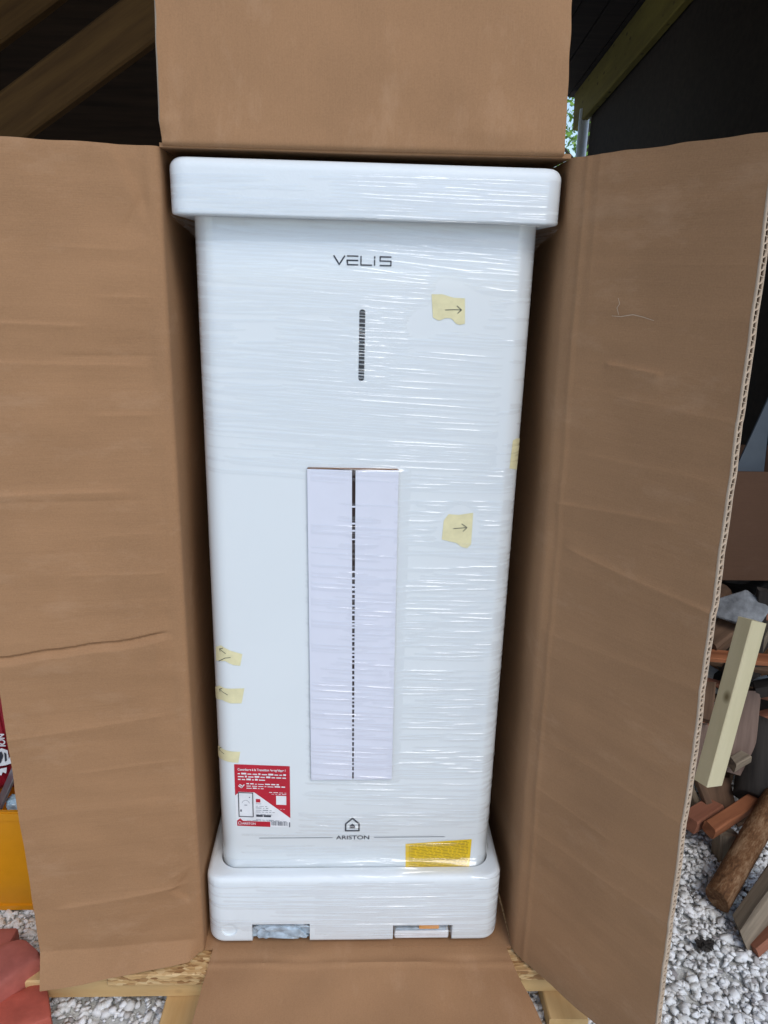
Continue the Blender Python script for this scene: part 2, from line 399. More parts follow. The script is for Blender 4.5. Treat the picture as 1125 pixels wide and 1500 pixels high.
# ------------------------------------------------------------------ the tree behind the shed
tree = empty('tree', (0, 0, 0), 'sunlit green leafy tree seen through the gap behind the box', 'tree')
def build_tree():
    r = np.random.default_rng(3); bm = bmesh.new()
    def limb(a, b, r0, r1):
        a, b = Vector(a), Vector(b); d = (b-a).normalized(); q = d.to_track_quat('Z', 'Y')
        m = Matrix.Translation((a+b)/2) @ q.to_matrix().to_4x4()
        bmesh.ops.create_cone(bm, cap_ends=True, segments=8, radius1=r0, radius2=r1, depth=(b-a).length, matrix=m)
    limb((2.95, 9.2, GZ), (2.85, 9.2, 3.4), .085, .05); limb((2.85, 9.2, 3.35), (2.6, 9.1, 5.2), .05, .02)
    for i in range(16):
        z = r.uniform(.8, 4.6); a = r.uniform(0, 6.28)
        limb((2.87, 9.2, z), (2.87+math.cos(a)*1.1, 9.2+math.sin(a)*1.1, z+r.uniform(.2, .8)), .022, .007)
    bmobj('trunk', bm, 'bark2', tree)
    n = 12000; c = np.stack([r.normal(2.8, .75, n), r.normal(9.2, .7, n), r.uniform(.6, 5.6, n)], 1)
    ax = r.normal(size=(n, 3)); ax /= np.linalg.norm(ax, axis=1)[:, None]
    bx = np.cross(ax, r.normal(size=(n, 3))); bx /= np.linalg.norm(bx, axis=1)[:, None]
    l = r.uniform(.022, .05, n)[:, None]
    V = np.stack([c-ax*l, c+bx*l*.5, c+ax*l, c-bx*l*.5], 1).reshape(-1, 3)
    me = npmesh('crown', V, np.arange(4*n).reshape(-1, 4))
    link('crown', me, 'leaf', tree)
build_tree()

# ------------------------------------------------------------------ pallet
pal = empty('pallet', (0, 0, 0), 'wooden pallet topped with strand board under the cardboard box', 'pallet')
bmobj('top_board', bm_box(-.468, .52, -.054, .46, -.090, -.064, .0015, 1), 'osb', pal)
beam('cross_beam', None, None, (-.86, -.008, -.1125), (.60, -.008, -.1125), .066, .044, 0, 'pine', 21, parent=pal, rough=.01, cut=.02, bev=.06)
beam('cross_beam', None, None, (-.86, .40, -.1125), (.60, .40, -.1125), .07, .044, 0, 'pine', 22, parent=pal, rough=.01, cut=.02, bev=.06)
beam('runner', None, None, (-.332, -.36, -.152), (-.312, .55, -.152), .075, .036, 0, 'pine', 23, parent=pal, rough=.01, cut=.02, bev=.06)
beam('runner', None, None, (.415, -.10, -.152), (.415, .55, -.152), .075, .036, 0, 'pine', 24, parent=pal, rough=.01, cut=.02, bev=.06)

# ------------------------------------------------------------------ the cardboard box
box = empty('cardboard_box', (0, 0, 0), 'tall opened brown corrugated cardboard box around the wrapped water heater', 'box')
TL, TR = np.array([-.294, -.002, 1.384]), np.array([.296, .004, 1.388])
BL, BR = np.array([-.292, -.010, -.056]), np.array([.316, -.014, -.056])
def sheet(name, rows, thick, mat, open_outer=False, pale=True):
    """rows: (nv, nu, 3) grid of the inner face; gives it the thickness of the board"""
    nv, nu, _ = rows.shape
    du = np.gradient(rows, axis=1); dv = np.gradient(rows, axis=0)
    n = -np.cross(du, dv); n /= np.linalg.norm(n, axis=2)[:, :, None]
    back = rows - n*thick
    V = np.concatenate([rows.reshape(-1, 3), back.reshape(-1, 3)])
    N = nv*nu; Q = [grid_faces(nv, nu), grid_faces(nv, nu, N, True)]
    def rim(idx):
        idx = np.asarray(idx); return np.stack([idx[:-1], idx[:-1]+N, idx[1:]+N, idx[1:]], 1)
    Q.append(rim(np.arange(nu))); Q.append(rim((nv-1)*nu+np.arange(nu))[:, ::-1])
    Q.append(rim(np.arange(nv)*nu)[:, ::-1])
    if not open_outer: Q.append(rim(np.arange(nv)*nu+nu-1))
    nface = sum(len(a) for a in Q[:2]); me = npmesh(name, V, np.concatenate(Q))
    o = link(name, me, mat, box, True); me.materials.append(MAT['card_cut'])
    mi = np.zeros(len(me.polygons), np.int32); mi[nface:] = 1 if pale else 0; me.polygons.foreach_set('material_index', mi)
    try: me.set_sharp_from_angle(angle=math.radians(40))
    except Exception: pass
    return o, rows, n, back
RHO = .009
def flap(name, h0, h1, o0, o1, walldir, nu, nv, disp, mat, thick=.006, open_outer=False, ragged=.0006, seed=0):
    """h0-h1 hinge line, o0-o1 outer edge, walldir: direction from the hinge back along the box wall"""
    h0, h1, o0, o1, wdr = map(lambda a: np.asarray(a, float), (h0, h1, o0, o1, walldir))
    us = np.concatenate([-np.linspace(1, 1/7, 7), np.linspace(0, 1, nu)]); vs = np.linspace(0, 1, nv)
    L = np.linalg.norm(o0-h0)
    rows = np.zeros((nv, len(us), 3)); ss = np.zeros(len(us))
    for j, u in enumerate(us):
        for_edge = None
        if u < 0:
            t = 1+u                                      # 0..1 over the bend
            a0, a1 = h0+RHO*wdr, h1+RHO*wdr
            f0, f1 = h0+(o0-h0)*RHO/L, h1+(o1-h1)*RHO/L
            p0 = (1-t)**2*a0 + 2*t*(1-t)*h0 + t*t*f0; p1 = (1-t)**2*a1 + 2*t*(1-t)*h1 + t*t*f1
            ss[j] = 0
        else:
            q = RHO/L + u*(1-RHO/L); p0 = h0+(o0-h0)*q; p1 = h1+(o1-h1)*q; ss[j] = u*L
        rows[:, j] = p0[None]*(1-vs[:, None]) + p1[None]*vs[:, None]
    du = np.gradient(rows, axis=1); dv = np.gradient(rows, axis=0); n = -np.cross(du, dv); n /= np.linalg.norm(n, axis=2)[:, :, None]
    Ssurf = np.tile(ss, (nv, 1)); H = np.linalg.norm(h1-h0); T = np.tile(vs[:, None]*H, (1, len(us)))
    d = disp(Ssurf, T)*np.clip(Ssurf/.02, 0, 1)
    rows = rows + n*d[:, :, None]
    e = vnoise(seed+50, 16, 4, 22)
    hd = (h1-h0)/H; od = (o0-h0)/L
    rag = ragged*e(Ssurf, T*0)
    rows = rows + hd*(rag*((T > H*.999)*1.0 + (T < H*.001)*1.0))[:, :, None]
    rows = rows + od*(ragged*.5*e(T, Ssurf*0)*(Ssurf > L*.999))[:, :, None]
    return sheet(name, rows, thick, mat, open_outer)
def crease(s, t, t0, slope, amp, up, down, s0=-1, s1=9, soft=.03):
    d = t-(t0+slope*s)
    g = np.where(d > 0, np.exp(-np.clip(d, 0, 9)/up), np.exp(np.clip(d, -9, 0)/down))
    return amp*g*np.clip((s-s0)/soft, 0, 1)*np.clip((s1-s)/soft, 0, 1)
lf = vnoise(1, 20, .8, 4); lf2 = vnoise(2, 26, 2, 9)
def d_left(s, t):
    z0 = -.056
    d = .0020*lf(s*2, t*2) + .0004*lf2(s, t*3.2)
    dt = t-(.690-.075*s+.0022*lf2(s*1.5, t*0))                   # the strong fold: an overhanging lip above a ledge
    d += np.interp(dt, [-.12, -.013, -.0015, .0035, .05], [0, .0075, -.0022, .0036, 0])*np.clip((s-.012)/.03, 0, 1)
    d += crease(s, t, .940, .0, .0030, .004, .02, .06, .4) + crease(s, t, .925, .01, -.0012, .004, .012, .03, .3)
    d += crease(s, t, 1.190, .03, .0026, .003, .02, .10, .4) + crease(s, t, 1.150, .0, -.0016, .003, .010, .0, .16) + crease(s, t, 1.135, .02, .0014, .003, .015, .02, .4)
    d += crease(s, t, 1.060, .0, .0016, .003, .012, .0, .12) + crease(s, t, 1.235, .0, .0012, .003, .010, .0, .10) + crease(s, t, 1.30, .02, .0012, .003, .012, .02, .15)
    d += crease(s, t, .535, -.07, .0022, .006, .02, .02, .4) + crease(s, t, .44, -.03, .0012, .004, .015, .0, .2) + crease(s, t, .36, -.02, .0012, .008, .03, .0, .4)
    d += crease(s, t, .80, .02, .0012, .003, .012, .0, .18) + crease(s, t, .87, -.02, .0010, .003, .012, .0, .12)
    d += crease(s, t, .172, -.10, .0038, .005, .03, .0, .26) + crease(s, t, .215, -.6, .0022, .003, .008, .0, .07)
    d += .0012*np.exp(-((s-.006)/.005)**2)
    d -= .0055*np.clip((.012+(t-1.330)/2.4-s)/.014, 0, 1)*(t > 1.330)*np.clip(s/.012, 0, 1)      # crushed top corner
    d -= .0040*np.clip((.050-np.abs(t-.16)*.9-s)/.014, 0, 1)*np.clip(s/.012, 0, 1)               # dent by the foot
    d += .020*np.clip((.034+.08*s-t)/.034, 0, 1.6)                # turned-up lip at the foot
    d += crease(s, t, 1.40, -1.6, -.003, .006, .02, .005, .06)
    return d
flap('flap', BL, TL, (-.582, -.060, -.056), (-.596, -.060, 1.384), (0, 1, 0), 78, 760, d_left, 'card', seed=1)
rf = vnoise(11, 20, .8, 4); rf2 = vnoise(12, 26, 2, 9)
def d_right(s, t):
    d = .0016*rf(s*2, t*2) + .0004*rf2(s, t*3)
    d += crease(s, t, .865, -.05, .0032, .006, .04, .03, .4) + crease(s, t, .930, .12, .0024, .004, .02, .0, .25)
    d += crease(s, t, 1.165, -.04, .0030, .0025, .012, .085, .19, .01) + crease(s, t, 1.12, -.03, .0012, .004, .02, .1, .4)
    d += crease(s, t, .70, .1, .0014, .008, .03) + crease(s, t, .50, .02, .0016, .012, .04) + crease(s, t, .30, .05, .0013, .008, .03)
    d += crease(s, t, 1.30, .0, .0008, .006, .02) + crease(s, t, 1.02, .03, .0012, .004, .02, .05, .3) + crease(s, t, .40, -.05, .001, .004, .02, .0, .2)
    d += .0016*np.exp(-((s-.021)/.005)**2) + .0008*np.exp(-((s-.045)/.004)**2)*np.clip((t-1.2)/.1, 0, 1)
    return d
# the right flap is wound the other way so that its inner face looks at the camera
orr, rowsR, nR, backR = flap('flap', TR, BR, (.457, -.262, 1.388), (.502, -.262, -.056), (0, 1, 0), 78, 760,
                             lambda s, t: d_right(s, 1.444-t), 'card', thick=.0098, open_outer=True, seed=2)
def fluting():
    """the wavy medium between the two liners, bare along the cut outer edge of the right flap"""
    fr = rowsR[:, -1]; bk = backR[:, -1]; inn = rowsR[:, -3] - rowsR[:, -1]; inn /= np.linalg.norm(inn, axis=1)[:, None]
    H = 1.444; per = .0150; n = int(H/per); ts = []; ws = []
    for i in range(n):
        b = i*per
        for dt, wv in ((.06, .13), (.38, .15), (.50, .87), (.90, .85)):
            ts.append((b+dt*per)/H); ws.append(wv)
    ts, ws = np.array(ts), np.array(ws); pos = ts*(len(fr)-1); i0 = np.clip(pos.astype(int), 0, len(fr)-2); q = (pos-i0)[:, None]
    F_ = fr[i0]*(1-q)+fr[i0+1]*q; B_ = bk[i0]*(1-q)+bk[i0+1]*q; I_ = inn[i0]
    C = F_*(1-ws[:, None]) + B_*ws[:, None]
    tang = np.gradient(C, axis=0); tang /= np.linalg.norm(tang, axis=1)[:, None]
    nn = np.cross(tang, I_); nn /= np.linalg.norm(nn, axis=1)[:, None]
    th = .00045; V = []
    for off, dep in ((th, 0), (-th, 0), (-th, .005), (th, .005)):
        V.append(C+nn*off+I_*dep-I_*.0004)
    m = len(C); V = np.concatenate(V); a = np.arange(m-1); Q = []
    for k in range(4):
        k2 = (k+1) % 4; Q.append(np.stack([a+k*m, a+1+k*m, a+1+k2*m, a+k2*m], 1))
    link('fluting', npmesh('fluting', V, np.concatenate(Q)), 'card_cut', orr)
    # the two liners' cut edges, paler than their faces
    for nm, E_, s in (('liner_edge', fr, 1), ('liner_edge', bk, -1)):
        d = (bk-fr); d /= np.linalg.norm(d, axis=1)[:, None]
        a0 = E_-d*.0003*s-inn*.0006; a1 = E_+d*.0007*s-inn*.0006
        V = np.concatenate([a0, a1, a1+inn*.004, a0+inn*.004]); m = len(E_); a = np.arange(m-1); Q = []
        for k in range(4):
            k2 = (k+1) % 4; Q.append(np.stack([a+k*m, a+1+k*m, a+1+k2*m, a+k2*m], 1))
        link(nm, npmesh(nm, V, np.concatenate(Q)), 'card_cut', orr)
fluting()
def tear(pxs, wd_):
    """a torn scratch in the liner of the right flap, pale paper showing"""
    P = rowsR.reshape(-1, 3)-CAM; z = P@AX_F; X = 562.5+FPX*(P@AX_R)/z; Y = 750-FPX*(P@AX_U)/z; N_ = nR.reshape(-1, 3); V = []; F = []
    pts = []
    for px, py in pxs:
        k_ = int(np.argmin((X-px)**2+(Y-py)**2)); pts.append((rowsR.reshape(-1, 3)[k_]+N_[k_]*.0009, N_[k_]))
    for i_, (p_, n_) in enumerate(pts):
        a_ = pts[min(i_+1, len(pts)-1)][0]-pts[max(i_-1, 0)][0]; a_ = np.cross(a_/np.linalg.norm(a_), n_)
        w_ = wd_*(.3+.7*math.sin(math.pi*(i_+.5)/len(pts))); V += [p_-a_*w_, p_+a_*w_]
        if i_: F.append((2*i_-2, 2*i_-1, 2*i_+1, 2*i_))
    pydata('paper_tear', V, F, 'card_cut', orr)
tear([(905, 436), (907, 444), (905, 452), (907, 462)], .0005)
tear([(898, 462), (910, 463), (926, 461), (942, 465), (958, 470)], .0005)
tf = vnoise(21, 20, .8, 4); tf2 = vnoise(22, 26, 2, 10)
def d_top(s, t):
    d = .0022*tf(s*2, t*2) + .0004*tf2(s*1.2, t*2)
    d += .010*np.clip((.026-t)/.026, 0, 1)**1.3                # left border turned in
    d += crease(s, t, .042, .12, .002, .006, .01, .0, .12) + crease(s, t, .03, .6, .0025, .004, .008, .0, .05) + crease(s, t, .075, -.1, .0012, .003, .006, .01, .16)
    return d
flap('flap', (-.288, -.002, 1.386), (.284, .003, 1.390), (-.290, .036, 1.70), (.277, .036, 1.71), (0, 1, 0), 60, 160, d_top, 'card_v', seed=3)
bf = vnoise(31, 20, .8, 4); bf2 = vnoise(32, 26, 2, 8)
def d_bot(s, t):
    return .004*bf(s*2, t*2)+.0010*bf2(s, t*1.5) + .003*np.exp(-((s-.02)/.006)**2)
flap('flap', BR+(-.010, 0, 0), BL+(.016, 0, 0), (.372, -.315, -.070), (-.300, -.315, -.078), (0, 1, 0), 60, 160, d_bot, 'card_v', seed=4)
def wallpanel(name, a, b, c, d, nu, nv, sd, amp, mat='card'):
    a, b, c, d = map(np.asarray, (a, b, c, d)); u = np.linspace(0, 1, nu)[None, :, None]; v = np.linspace(0, 1, nv)[:, None, None]
    g = (a*(1-u)+b*u)*(1-v) + (d*(1-u)+c*u)*v
    n = -np.cross(b-a, d-a); n = n/np.linalg.norm(n); f = vnoise(sd, 16, .8, 3.5)
    win = np.sin(np.pi*u[..., 0])*np.ones_like(v[..., 0])
    g = g + n*(amp*f(u[..., 0]*.35, v[..., 0]*1.4)*win)[:, :, None]
    return sheet(name, g, .006, mat, pale=False)
YB = .372
yb = np.array([0, RHO, 0])
BLb, TLb, BRb, TRb = np.array([-.296, YB, -.056]), np.array([-.296, YB, 1.384]), np.array([.306, YB, -.056]), np.array([.298, YB, 1.388])
wallpanel('side_wall', BLb, BL+yb, TL+yb, TLb, 14, 60, 41, .003)
wallpanel('side_wall', BR+yb, BRb, TRb, TR+yb, 14, 60, 42, .004)
wallpanel('back_wall', BRb, BLb, TLb, TRb, 14, 40, 43, .002)
wallpanel('top_wall', TL+yb, TR+yb, TRb, TLb, 20, 10, 44, .001, 'card_v')
wallpanel('bottom_wall', BLb+(0, 0, 0), BRb, BR+yb, BL+yb, 20, 10, 45, .0006, 'card_v')

# ------------------------------------------------------------------ the water heater
heater = empty('water_heater', (0, 0, 0), 'tall white water heater in clear film with stickers and masking tape, inside the cardboard box', 'water heater')
HW, RC, FY, BY = .262, .034, .030, .310
def outline(hw, fy, by, r, nfront=60, ncor=12, nside=14, cx=.002):
    """closed loop of (s, x, y): s is the arc length from the middle of the front"""
    pts = []
    for i in range(nside): pts.append((-hw, by-r+(fy+r-(by-r))*i/nside))
    for i in range(ncor):
        a = math.pi/2*i/ncor; pts.append((-hw+r-r*math.cos(a), fy+r-r*math.sin(a)))
    for i in range(nfront+1): pts.append((-hw+r+(2*hw-2*r)*i/nfront, fy))
    for i in range(1, ncor+1):
        a = math.pi/2*i/ncor; pts.append((hw-r+r*math.sin(a), fy+r-r*math.cos(a)))
    for i in range(1, nside+1): pts.append((hw, fy+r+(by-r-fy-r)*i/nside))
    return np.array(pts)+np.array([cx, 0])
def on_front(s, off=0.0, cx=.002):
    """point of the heater's skin at arc length s, with an outward offset"""
    fl = HW-RC; a = abs(s); sg = 1 if s >= 0 else -1
    if a <= fl: return (cx+s, FY-off)
    th = (a-fl)/RC
    if th <= math.pi/2: return (cx+sg*(fl+(RC+off)*math.sin(th)), FY+RC-(RC+off)*math.cos(th))
    return (cx+sg*(HW+off), FY+RC+(a-fl-RC*math.pi/2))
def body():
    o = outline(HW, FY, BY, RC); n = len(o)
    zs = [.078, .082, .09, .3, .6, .9, 1.2, 1.312, 1.318, 1.32]; ins = [.012, .004, 0, 0, 0, 0, 0, 0, .004, .01]
    V = []
    c = np.array([.002, (FY+BY)/2])
    for z, i in zip(zs, ins):
        d = o-c; sc = 1-i/np.abs(d).max(0)
        for p in c+d*sc: V.append((p[0], p[1], z))
    F = []
    for k in range(len(zs)-1):
        for i in range(n): F.append((k*n+i, k*n+(i+1) % n, (k+1)*n+(i+1) % n, (k+1)*n+i))
    F.append(tuple(range(n))[::-1]); F.append(tuple(range((len(zs)-1)*n, len(zs)*n)))
    ob = pydata('casing', V, F, 'white', heater, True)
    ob.data.set_sharp_from_angle(angle=math.radians(35))
body()
def decal_poly(name, pts, off, mat, parent):          # pts in (x, z) on the flat of the front
    f = [tuple(range(len(pts)))]
    o = pydata(name, [(x, FY-off, z) for x, z in pts], f, mat, parent)
    if o.data.polygons[0].normal.y > 0: o.data.flip_normals()
    return o
def decal_multi(name, polys, off, mat, parent):
    V, F = [], []
    for p in polys:
        ar = sum(p[i][0]*p[(i+1) % len(p)][1]-p[(i+1) % len(p)][0]*p[i][1] for i in range(len(p)))
        if ar < 0: p = p[::-1]
        F.append(tuple(range(len(V), len(V)+len(p)))); V += [(x, FY-off, z) for x, z in p]
    return pydata(name, V, F, mat, parent)
def stroke(pts, wd):
    out = []
    for (x0, z0), (x1, z1) in zip(pts, pts[1:]):
        d = math.hypot(x1-x0, z1-z0); nx, nz = -(z1-z0)/d*wd/2, (x1-x0)/d*wd/2; ex, ez = (x1-x0)/d*wd*.25, (z1-z0)/d*wd*.25
        out.append([(x0-ex-nx, z0-ez-nz), (x1+ex-nx, z1+ez-nz), (x1+ex+nx, z1+ez+nz), (x0-ex+nx, z0-ez+nz)])
    return out
def text_mesh(body_, size, xscale=1.0, bold=0.0, align='LEFT'):
    cu = bpy.data.curves.new('lettering', 'FONT'); cu.body = body_; cu.size = size; cu.align_x = align; cu.offset = bold
    o = bpy.data.objects.new('lettering', cu); COL.objects.link(o)
    dg = bpy.context.evaluated_depsgraph_get(); dg.update()
    me = bpy.data.meshes.new_from_object(o.evaluated_get(dg)); bpy.data.objects.remove(o)
    for v in me.vertices: v.co.x *= xscale
    return me
def text_on_front(name, body_, size, x, z, off, mat, parent, xscale=1.0, bold=0.0, align='CENTER', width=None, slant=0.0):
    me = text_mesh(body_, size, xscale, bold, align)
    if width:
        xs = [v.co.x for v in me.vertices]; k = width/(max(xs)-min(xs)); m0 = min(xs) if align == 'LEFT' else (max(xs)+min(xs))/2
        for v in me.vertices: v.co.x = (v.co.x-m0)*k
    for v in me.vertices: v.co = Vector((x+v.co.x, FY-off, z+v.co.y+slant*v.co.x))
    me.materials.clear()
    return link(name, me, mat, parent)
def fp(px, py): p = at(px, py, 1, FY); return (p[0], p[2])
# model name: V E L i S in wide open strokes
x0, z0 = fp(489, 387); x1, _ = fp(577, 387); zt = z0+.0125; wL = (x1-x0)/4.55
polys = []
def L_(i, pts, wd=.0021): 
    for a in pts: polys.extend(stroke([(x0+(i+u*.82)*wL, z0+v*(zt-z0)) for u, v in a], wd))
L_(0, [[(0, 1), (.5, 0), (1, 1)]])
L_(1, [[(.02, 1), (1, 1)], [(1, .5), (.0, .5), (.05, 0), (1, 0)]])
L_(2.05, [[(0, 1), (0, .0), (1, .0)]])
L_(3.08, [[(.0, 1), (.0, .8)], [(.0, .62), (.0, 0)]])
L_(3.5, [[(1, 1), (0, 1), (0, .52), (1, .52), (1, 0), (0, 0)]])
decal_multi('model_lettering', polys, .0008, 'ink', heater)
# display slit, cut into pieces: the gaps imitate glints off the film
sx = (fp(531, 453)[0]+fp(529, 558)[0])/2; zA, zB = fp(529, 558)[1], fp(531, 453)[1]; r_ = .0045
segs = []; rs = random.Random(8); zc_ = zA+r_
segs.append([(sx-r_, zA+r_-.0004)]+[(sx+r_*math.cos(a), zA+r_-.0004+r_*.9*math.sin(a)) for a in np.linspace(math.pi, 2*math.pi, 9)])
while zc_ < zB-r_-.002:
    h_ = min(rs.uniform(.0032, .0072), zB-r_-zc_); segs.append([(sx-r_, zc_+.0010), (sx+r_, zc_+.0006), (sx+r_, zc_+h_), (sx-r_, zc_+h_+.0004)]); zc_ += h_+rs.uniform(.0004, .0011)
segs.append([(sx+r_*math.cos(a), zB-r_+.0008+r_*.8*math.sin(a)) for a in np.linspace(0, math.pi, 9)])
disp_ = tag(decal_poly('display_window', segs[0], .0008, 'black', heater), 'narrow upright display slit with gaps shaped as film glints across the black')
for sg_ in segs[1:]: decal_poly('glint_split_piece', sg_, .0008, 'black', disp_)
# emblem: a house in a house
ex, ez = fp(516, 1216.5); eh = .0285; ew = .0128
polys = stroke([(ex-ew, ez), (ex-ew, ez+eh*.56), (ex, ez+eh), (ex+ew, ez+eh*.56), (ex+ew, ez), (ex-ew, ez)], .0032)
polys.append([(ex-.0052, ez+.0055), (ex+.0052, ez+.0055), (ex+.0052, ez+.0115), (ex, ez+.0165), (ex-.0052, ez+.0115)])
decal_multi('house_emblem', polys, .0008, 'ink', heater)
ax_, az_ = fp(516.5, 1229)
text_on_front('maker_lettering', 'ARISTON', .0125, ax_, az_, .0008, 'ink', heater, 1.5, .00012, width=.064)
la, lb = fp(380, 1227.3), fp(487, 1226.7); decal_multi('trim_line', stroke([la, lb], .0012), .0008, 'ink_grey', heater)
la, lb = fp(548, 1226.2), fp(651, 1225.2); decal_multi('trim_line', stroke([la, lb], .0012), .0008, 'ink_grey', heater)

# red and white leaflet
A0, A1, A2, A3 = [np.array(fp(*p)) for p in ((346, 1209), (425.5, 1212), (424.5, 1122), (343, 1119))]
def lp(u, v): return tuple((A0*(1-u)+A1*u)*(1-v)+(A3*(1-u)+A2*u)*v)
def lrect(u0, u1, v0, v1): return [lp(u0, v0), lp(u1, v0), lp(u1, v1), lp(u0, v1)]
lab = tag(decal_poly('leaflet', [lp(0, 0), lp(1, 0), lp(1, 1), lp(0, 1)], .0006, 'paper', heater), 'red and white printed leaflet')
decal_poly('red_field', [lp(0, .5), lp(.05, .535), lp(.06, .56), lp(.35, .56), lp(1, .16), lp(1, 1), lp(0, 1)], .0009, 'red', lab)
decal_poly('red_strip', [lp(.02, .0), lp(.63, .0), lp(.63, .085), lp(.13, .085), lp(.08, .125), lp(.02, .085)], .0009, 'red', lab)
def ltext(nm, tx, u, v, size, wd, mat, bold=0.0): 
    p = lp(u, v); text_on_front(nm, tx, size, p[0], p[1], .0012, mat, lab, 1, bold, 'LEFT', width=wd, slant=-.035)
LW = float(A1[0]-A0[0])
ltext('print_line', 'Contribuez à la Transition énergétique !', .06, .905, .0068, LW*.86, 'paper', .00018)
def words(u0, u1, v, h, seed, bold=False):
    r = random.Random(seed); out = []; u = u0
    while u < u1-.03:
        l = min(r.uniform(.03, .11), u1-u); hh = h*(1 if bold or r.random() < .35 else .62)
        out.append(lrect(u, u+l, v, v+hh)); u += l+.022
    return out
wp = words(.06, .93, .845, .026, 1)+words(.06, .93, .80, .026, 2)+words(.06, .55, .755, .026, 3)+words(.21, .80, .69, .018, 4)+words(.21, .92, .655, .018, 5)+words(.21, .52, .62, .018, 6)+words(.62, .93, .565, .010, 7)+words(.66, .93, .54, .008, 8)+words(.72, .93, .30, .008, 9)
tag(decal_multi('print_lines', wp, .0012, 'paper', lab), kind='stuff')
decal_multi('hand_mark', stroke([lp(.07, .66), lp(.12, .63), lp(.17, .68)], .002)+stroke([lp(.09, .68), lp(.14, .655)], .002), .0012, 'paper', lab)
decal_poly('blank_square', lrect(.745, .93, .375, .52), .0012, 'paper', lab)
ph = [(.06, .16), (.06, .55), (.32, .55), (.32, .16), (.06, .16)]
decal_multi('phone_outline', stroke([lp(*p) for p in ph], .0015), .0014, 'ink', lab)
decal_poly('phone_screen', lrect(.075, .305, .17, .50), .0012, 'paper', lab)
decal_multi('phone_dial', stroke([lp(.19+.07*math.cos(a), .36+.07*math.sin(a)) for a in np.linspace(.3, 2.8, 9)], .0006)+[lrect(.085, .115, .24, .275), lrect(.25, .27, .47, .485), lrect(.165, .215, .345, .355)], .0014, 'ink_grey', lab)
decal_poly('app_mark', lrect(.375, .455, .40, .455), .0012, 'red', lab)
decal_multi('small_print', words(.37, .50, .375, .008, 20)+words(.37, .58, .335, .009, 21)+words(.37, .62, .305, .008, 22)+words(.37, .66, .27, .009, 23)+words(.37, .72, .24, .009, 24)+words(.37, .7, .2, .007, 25)+words(.37, .8, .11, .006, 26)+words(.2, .93, .095, .006, 27), .0012, 'ink_grey', lab)
decal_multi('badge', [lrect(.375, .495, .165, .195), lrect(.51, .645, .165, .195)], .0013, 'ink', lab)
ltext('print_line', 'ARISTON', .11, .028, .0066, LW*.25, 'paper', .0001)
decal_multi('house_emblem', stroke([lp(.045, .03), lp(.045, .06), lp(.07, .08), lp(.095, .06), lp(.095, .03), lp(.045, .03)], .0009), .0012, 'paper', lab)
rr = random.Random(9); u = .655; bars = []
while u < .955:
    wd = rr.choice((.004, .006, .01, .012)); bars.append(lrect(u, u+wd, .03, .095)); u += wd+rr.choice((.005, .008, .012))
bars.append(lrect(.975, .995, .01, .09))
decal_multi('barcode', bars, .0012, 'ink_grey', lab)

# yellow notice
B0, B1, B2, B3 = [np.array(fp(*p)) for p in ((594, 1278), (687, 1272), (691, 1229), (594, 1236))]
def yp(u, v): return tuple((B0*(1-u)+B1*u)*(1-v)+(B3*(1-u)+B2*u)*v)
def yrect(u0, u1, v0, v1): return [yp(u0, v0), yp(u1, v0), yp(u1, v1), yp(u0, v1)]
ye = tag(decal_poly('notice', [yp(0, 0), yp(1, 0), yp(1, 1), yp(0, 1)], .0006, 'yellow', heater), 'bright yellow printed notice')
rr = random.Random(4); pl = [yrect(.055, .06, .05, .95)]
for i in range(17):
    v = .95-.052*i; u = .075
    while u < .95:
        l = min(rr.uniform(.02, .12), .96-u); pl.append(yrect(u, u+l, v-.016, v)); u += l+.018
tag(decal_multi('print_lines', pl, .0009, 'yellow_ink', ye), kind='stuff')

# masking tape with pencilled arrows: top and bottom edges given along the skin
def s_of(px, py):
    p = at(px, py, 1, FY); x = p[0]-.002; fl = HW-RC
    if abs(x) > fl:
        # meet the rounded corner instead of the flat
        lo, hi = fl, fl+RC*1.9; best = None
        for q in np.linspace(lo, hi, 200):
            X, Y = on_front(math.copysign(q, x)); v = np.array([X, Y, p[2]])-CAM
            for _ in range(1):
                d = abs((v@AX_R)/(v@AX_F)*FPX - (px-562.5))
                if best is None or d < best[0]: best = (d, math.copysign(q, x), Y)
        p2 = at(px, py, 1, best[2]); return best[1], p2[2]
    return x, p[2]
def tape(label, top, bot, arrow, n=16):
    top = [s_of(*p) for p in top]; bot = [s_of(*p) for p in bot]
    V = []; F = []
    tt = np.linspace(0, 1, n); a = np.linspace(0, 1, len(top)); b = np.linspace(0, 1, len(bot))
    T = np.stack([np.interp(tt, a, [p[k] for p in top]) for k in (0, 1)], 1); B = np.stack([np.interp(tt, b, [p[k] for p in bot]) for k in (0, 1)], 1)
    m = 5
    for j in range(m):
        for i in range(n):
            q = T[i]*(1-j/(m-1))+B[i]*(j/(m-1)); e = .0008
            x, y = on_front(q[0], e); V.append((x, y, q[1]))
    F = [tuple(int(c) for c in f) for f in grid_faces(m, n, 0, True)]
    o = pydata('masking_tape', V, F, 'tape', heater, True); tag(o, label)
    V = []; F = []
    for seg in arrow:
        sp = [s_of(*p) for p in seg]
        for (s0, z0_), (s1, z1_) in zip(sp, sp[1:]):
            d = math.hypot(s1-s0, z1_-z0_); nx, nz = -(z1_-z0_)/d*.0006, (s1-s0)/d*.0006; k0 = len(V)
            for t in (0, .5, 1):
                for sg in (-1, 1):
                    X, Y = on_front(s0+(s1-s0)*t+sg*nx, .0013); V.append((X, Y, z0_+(z1_-z0_)*t+sg*nz))
            F += [(k0, k0+1, k0+3, k0+2), (k0+2, k0+3, k0+5, k0+4)]
    if V: pydata('pencil_arrow', V, F, 'pen', o)
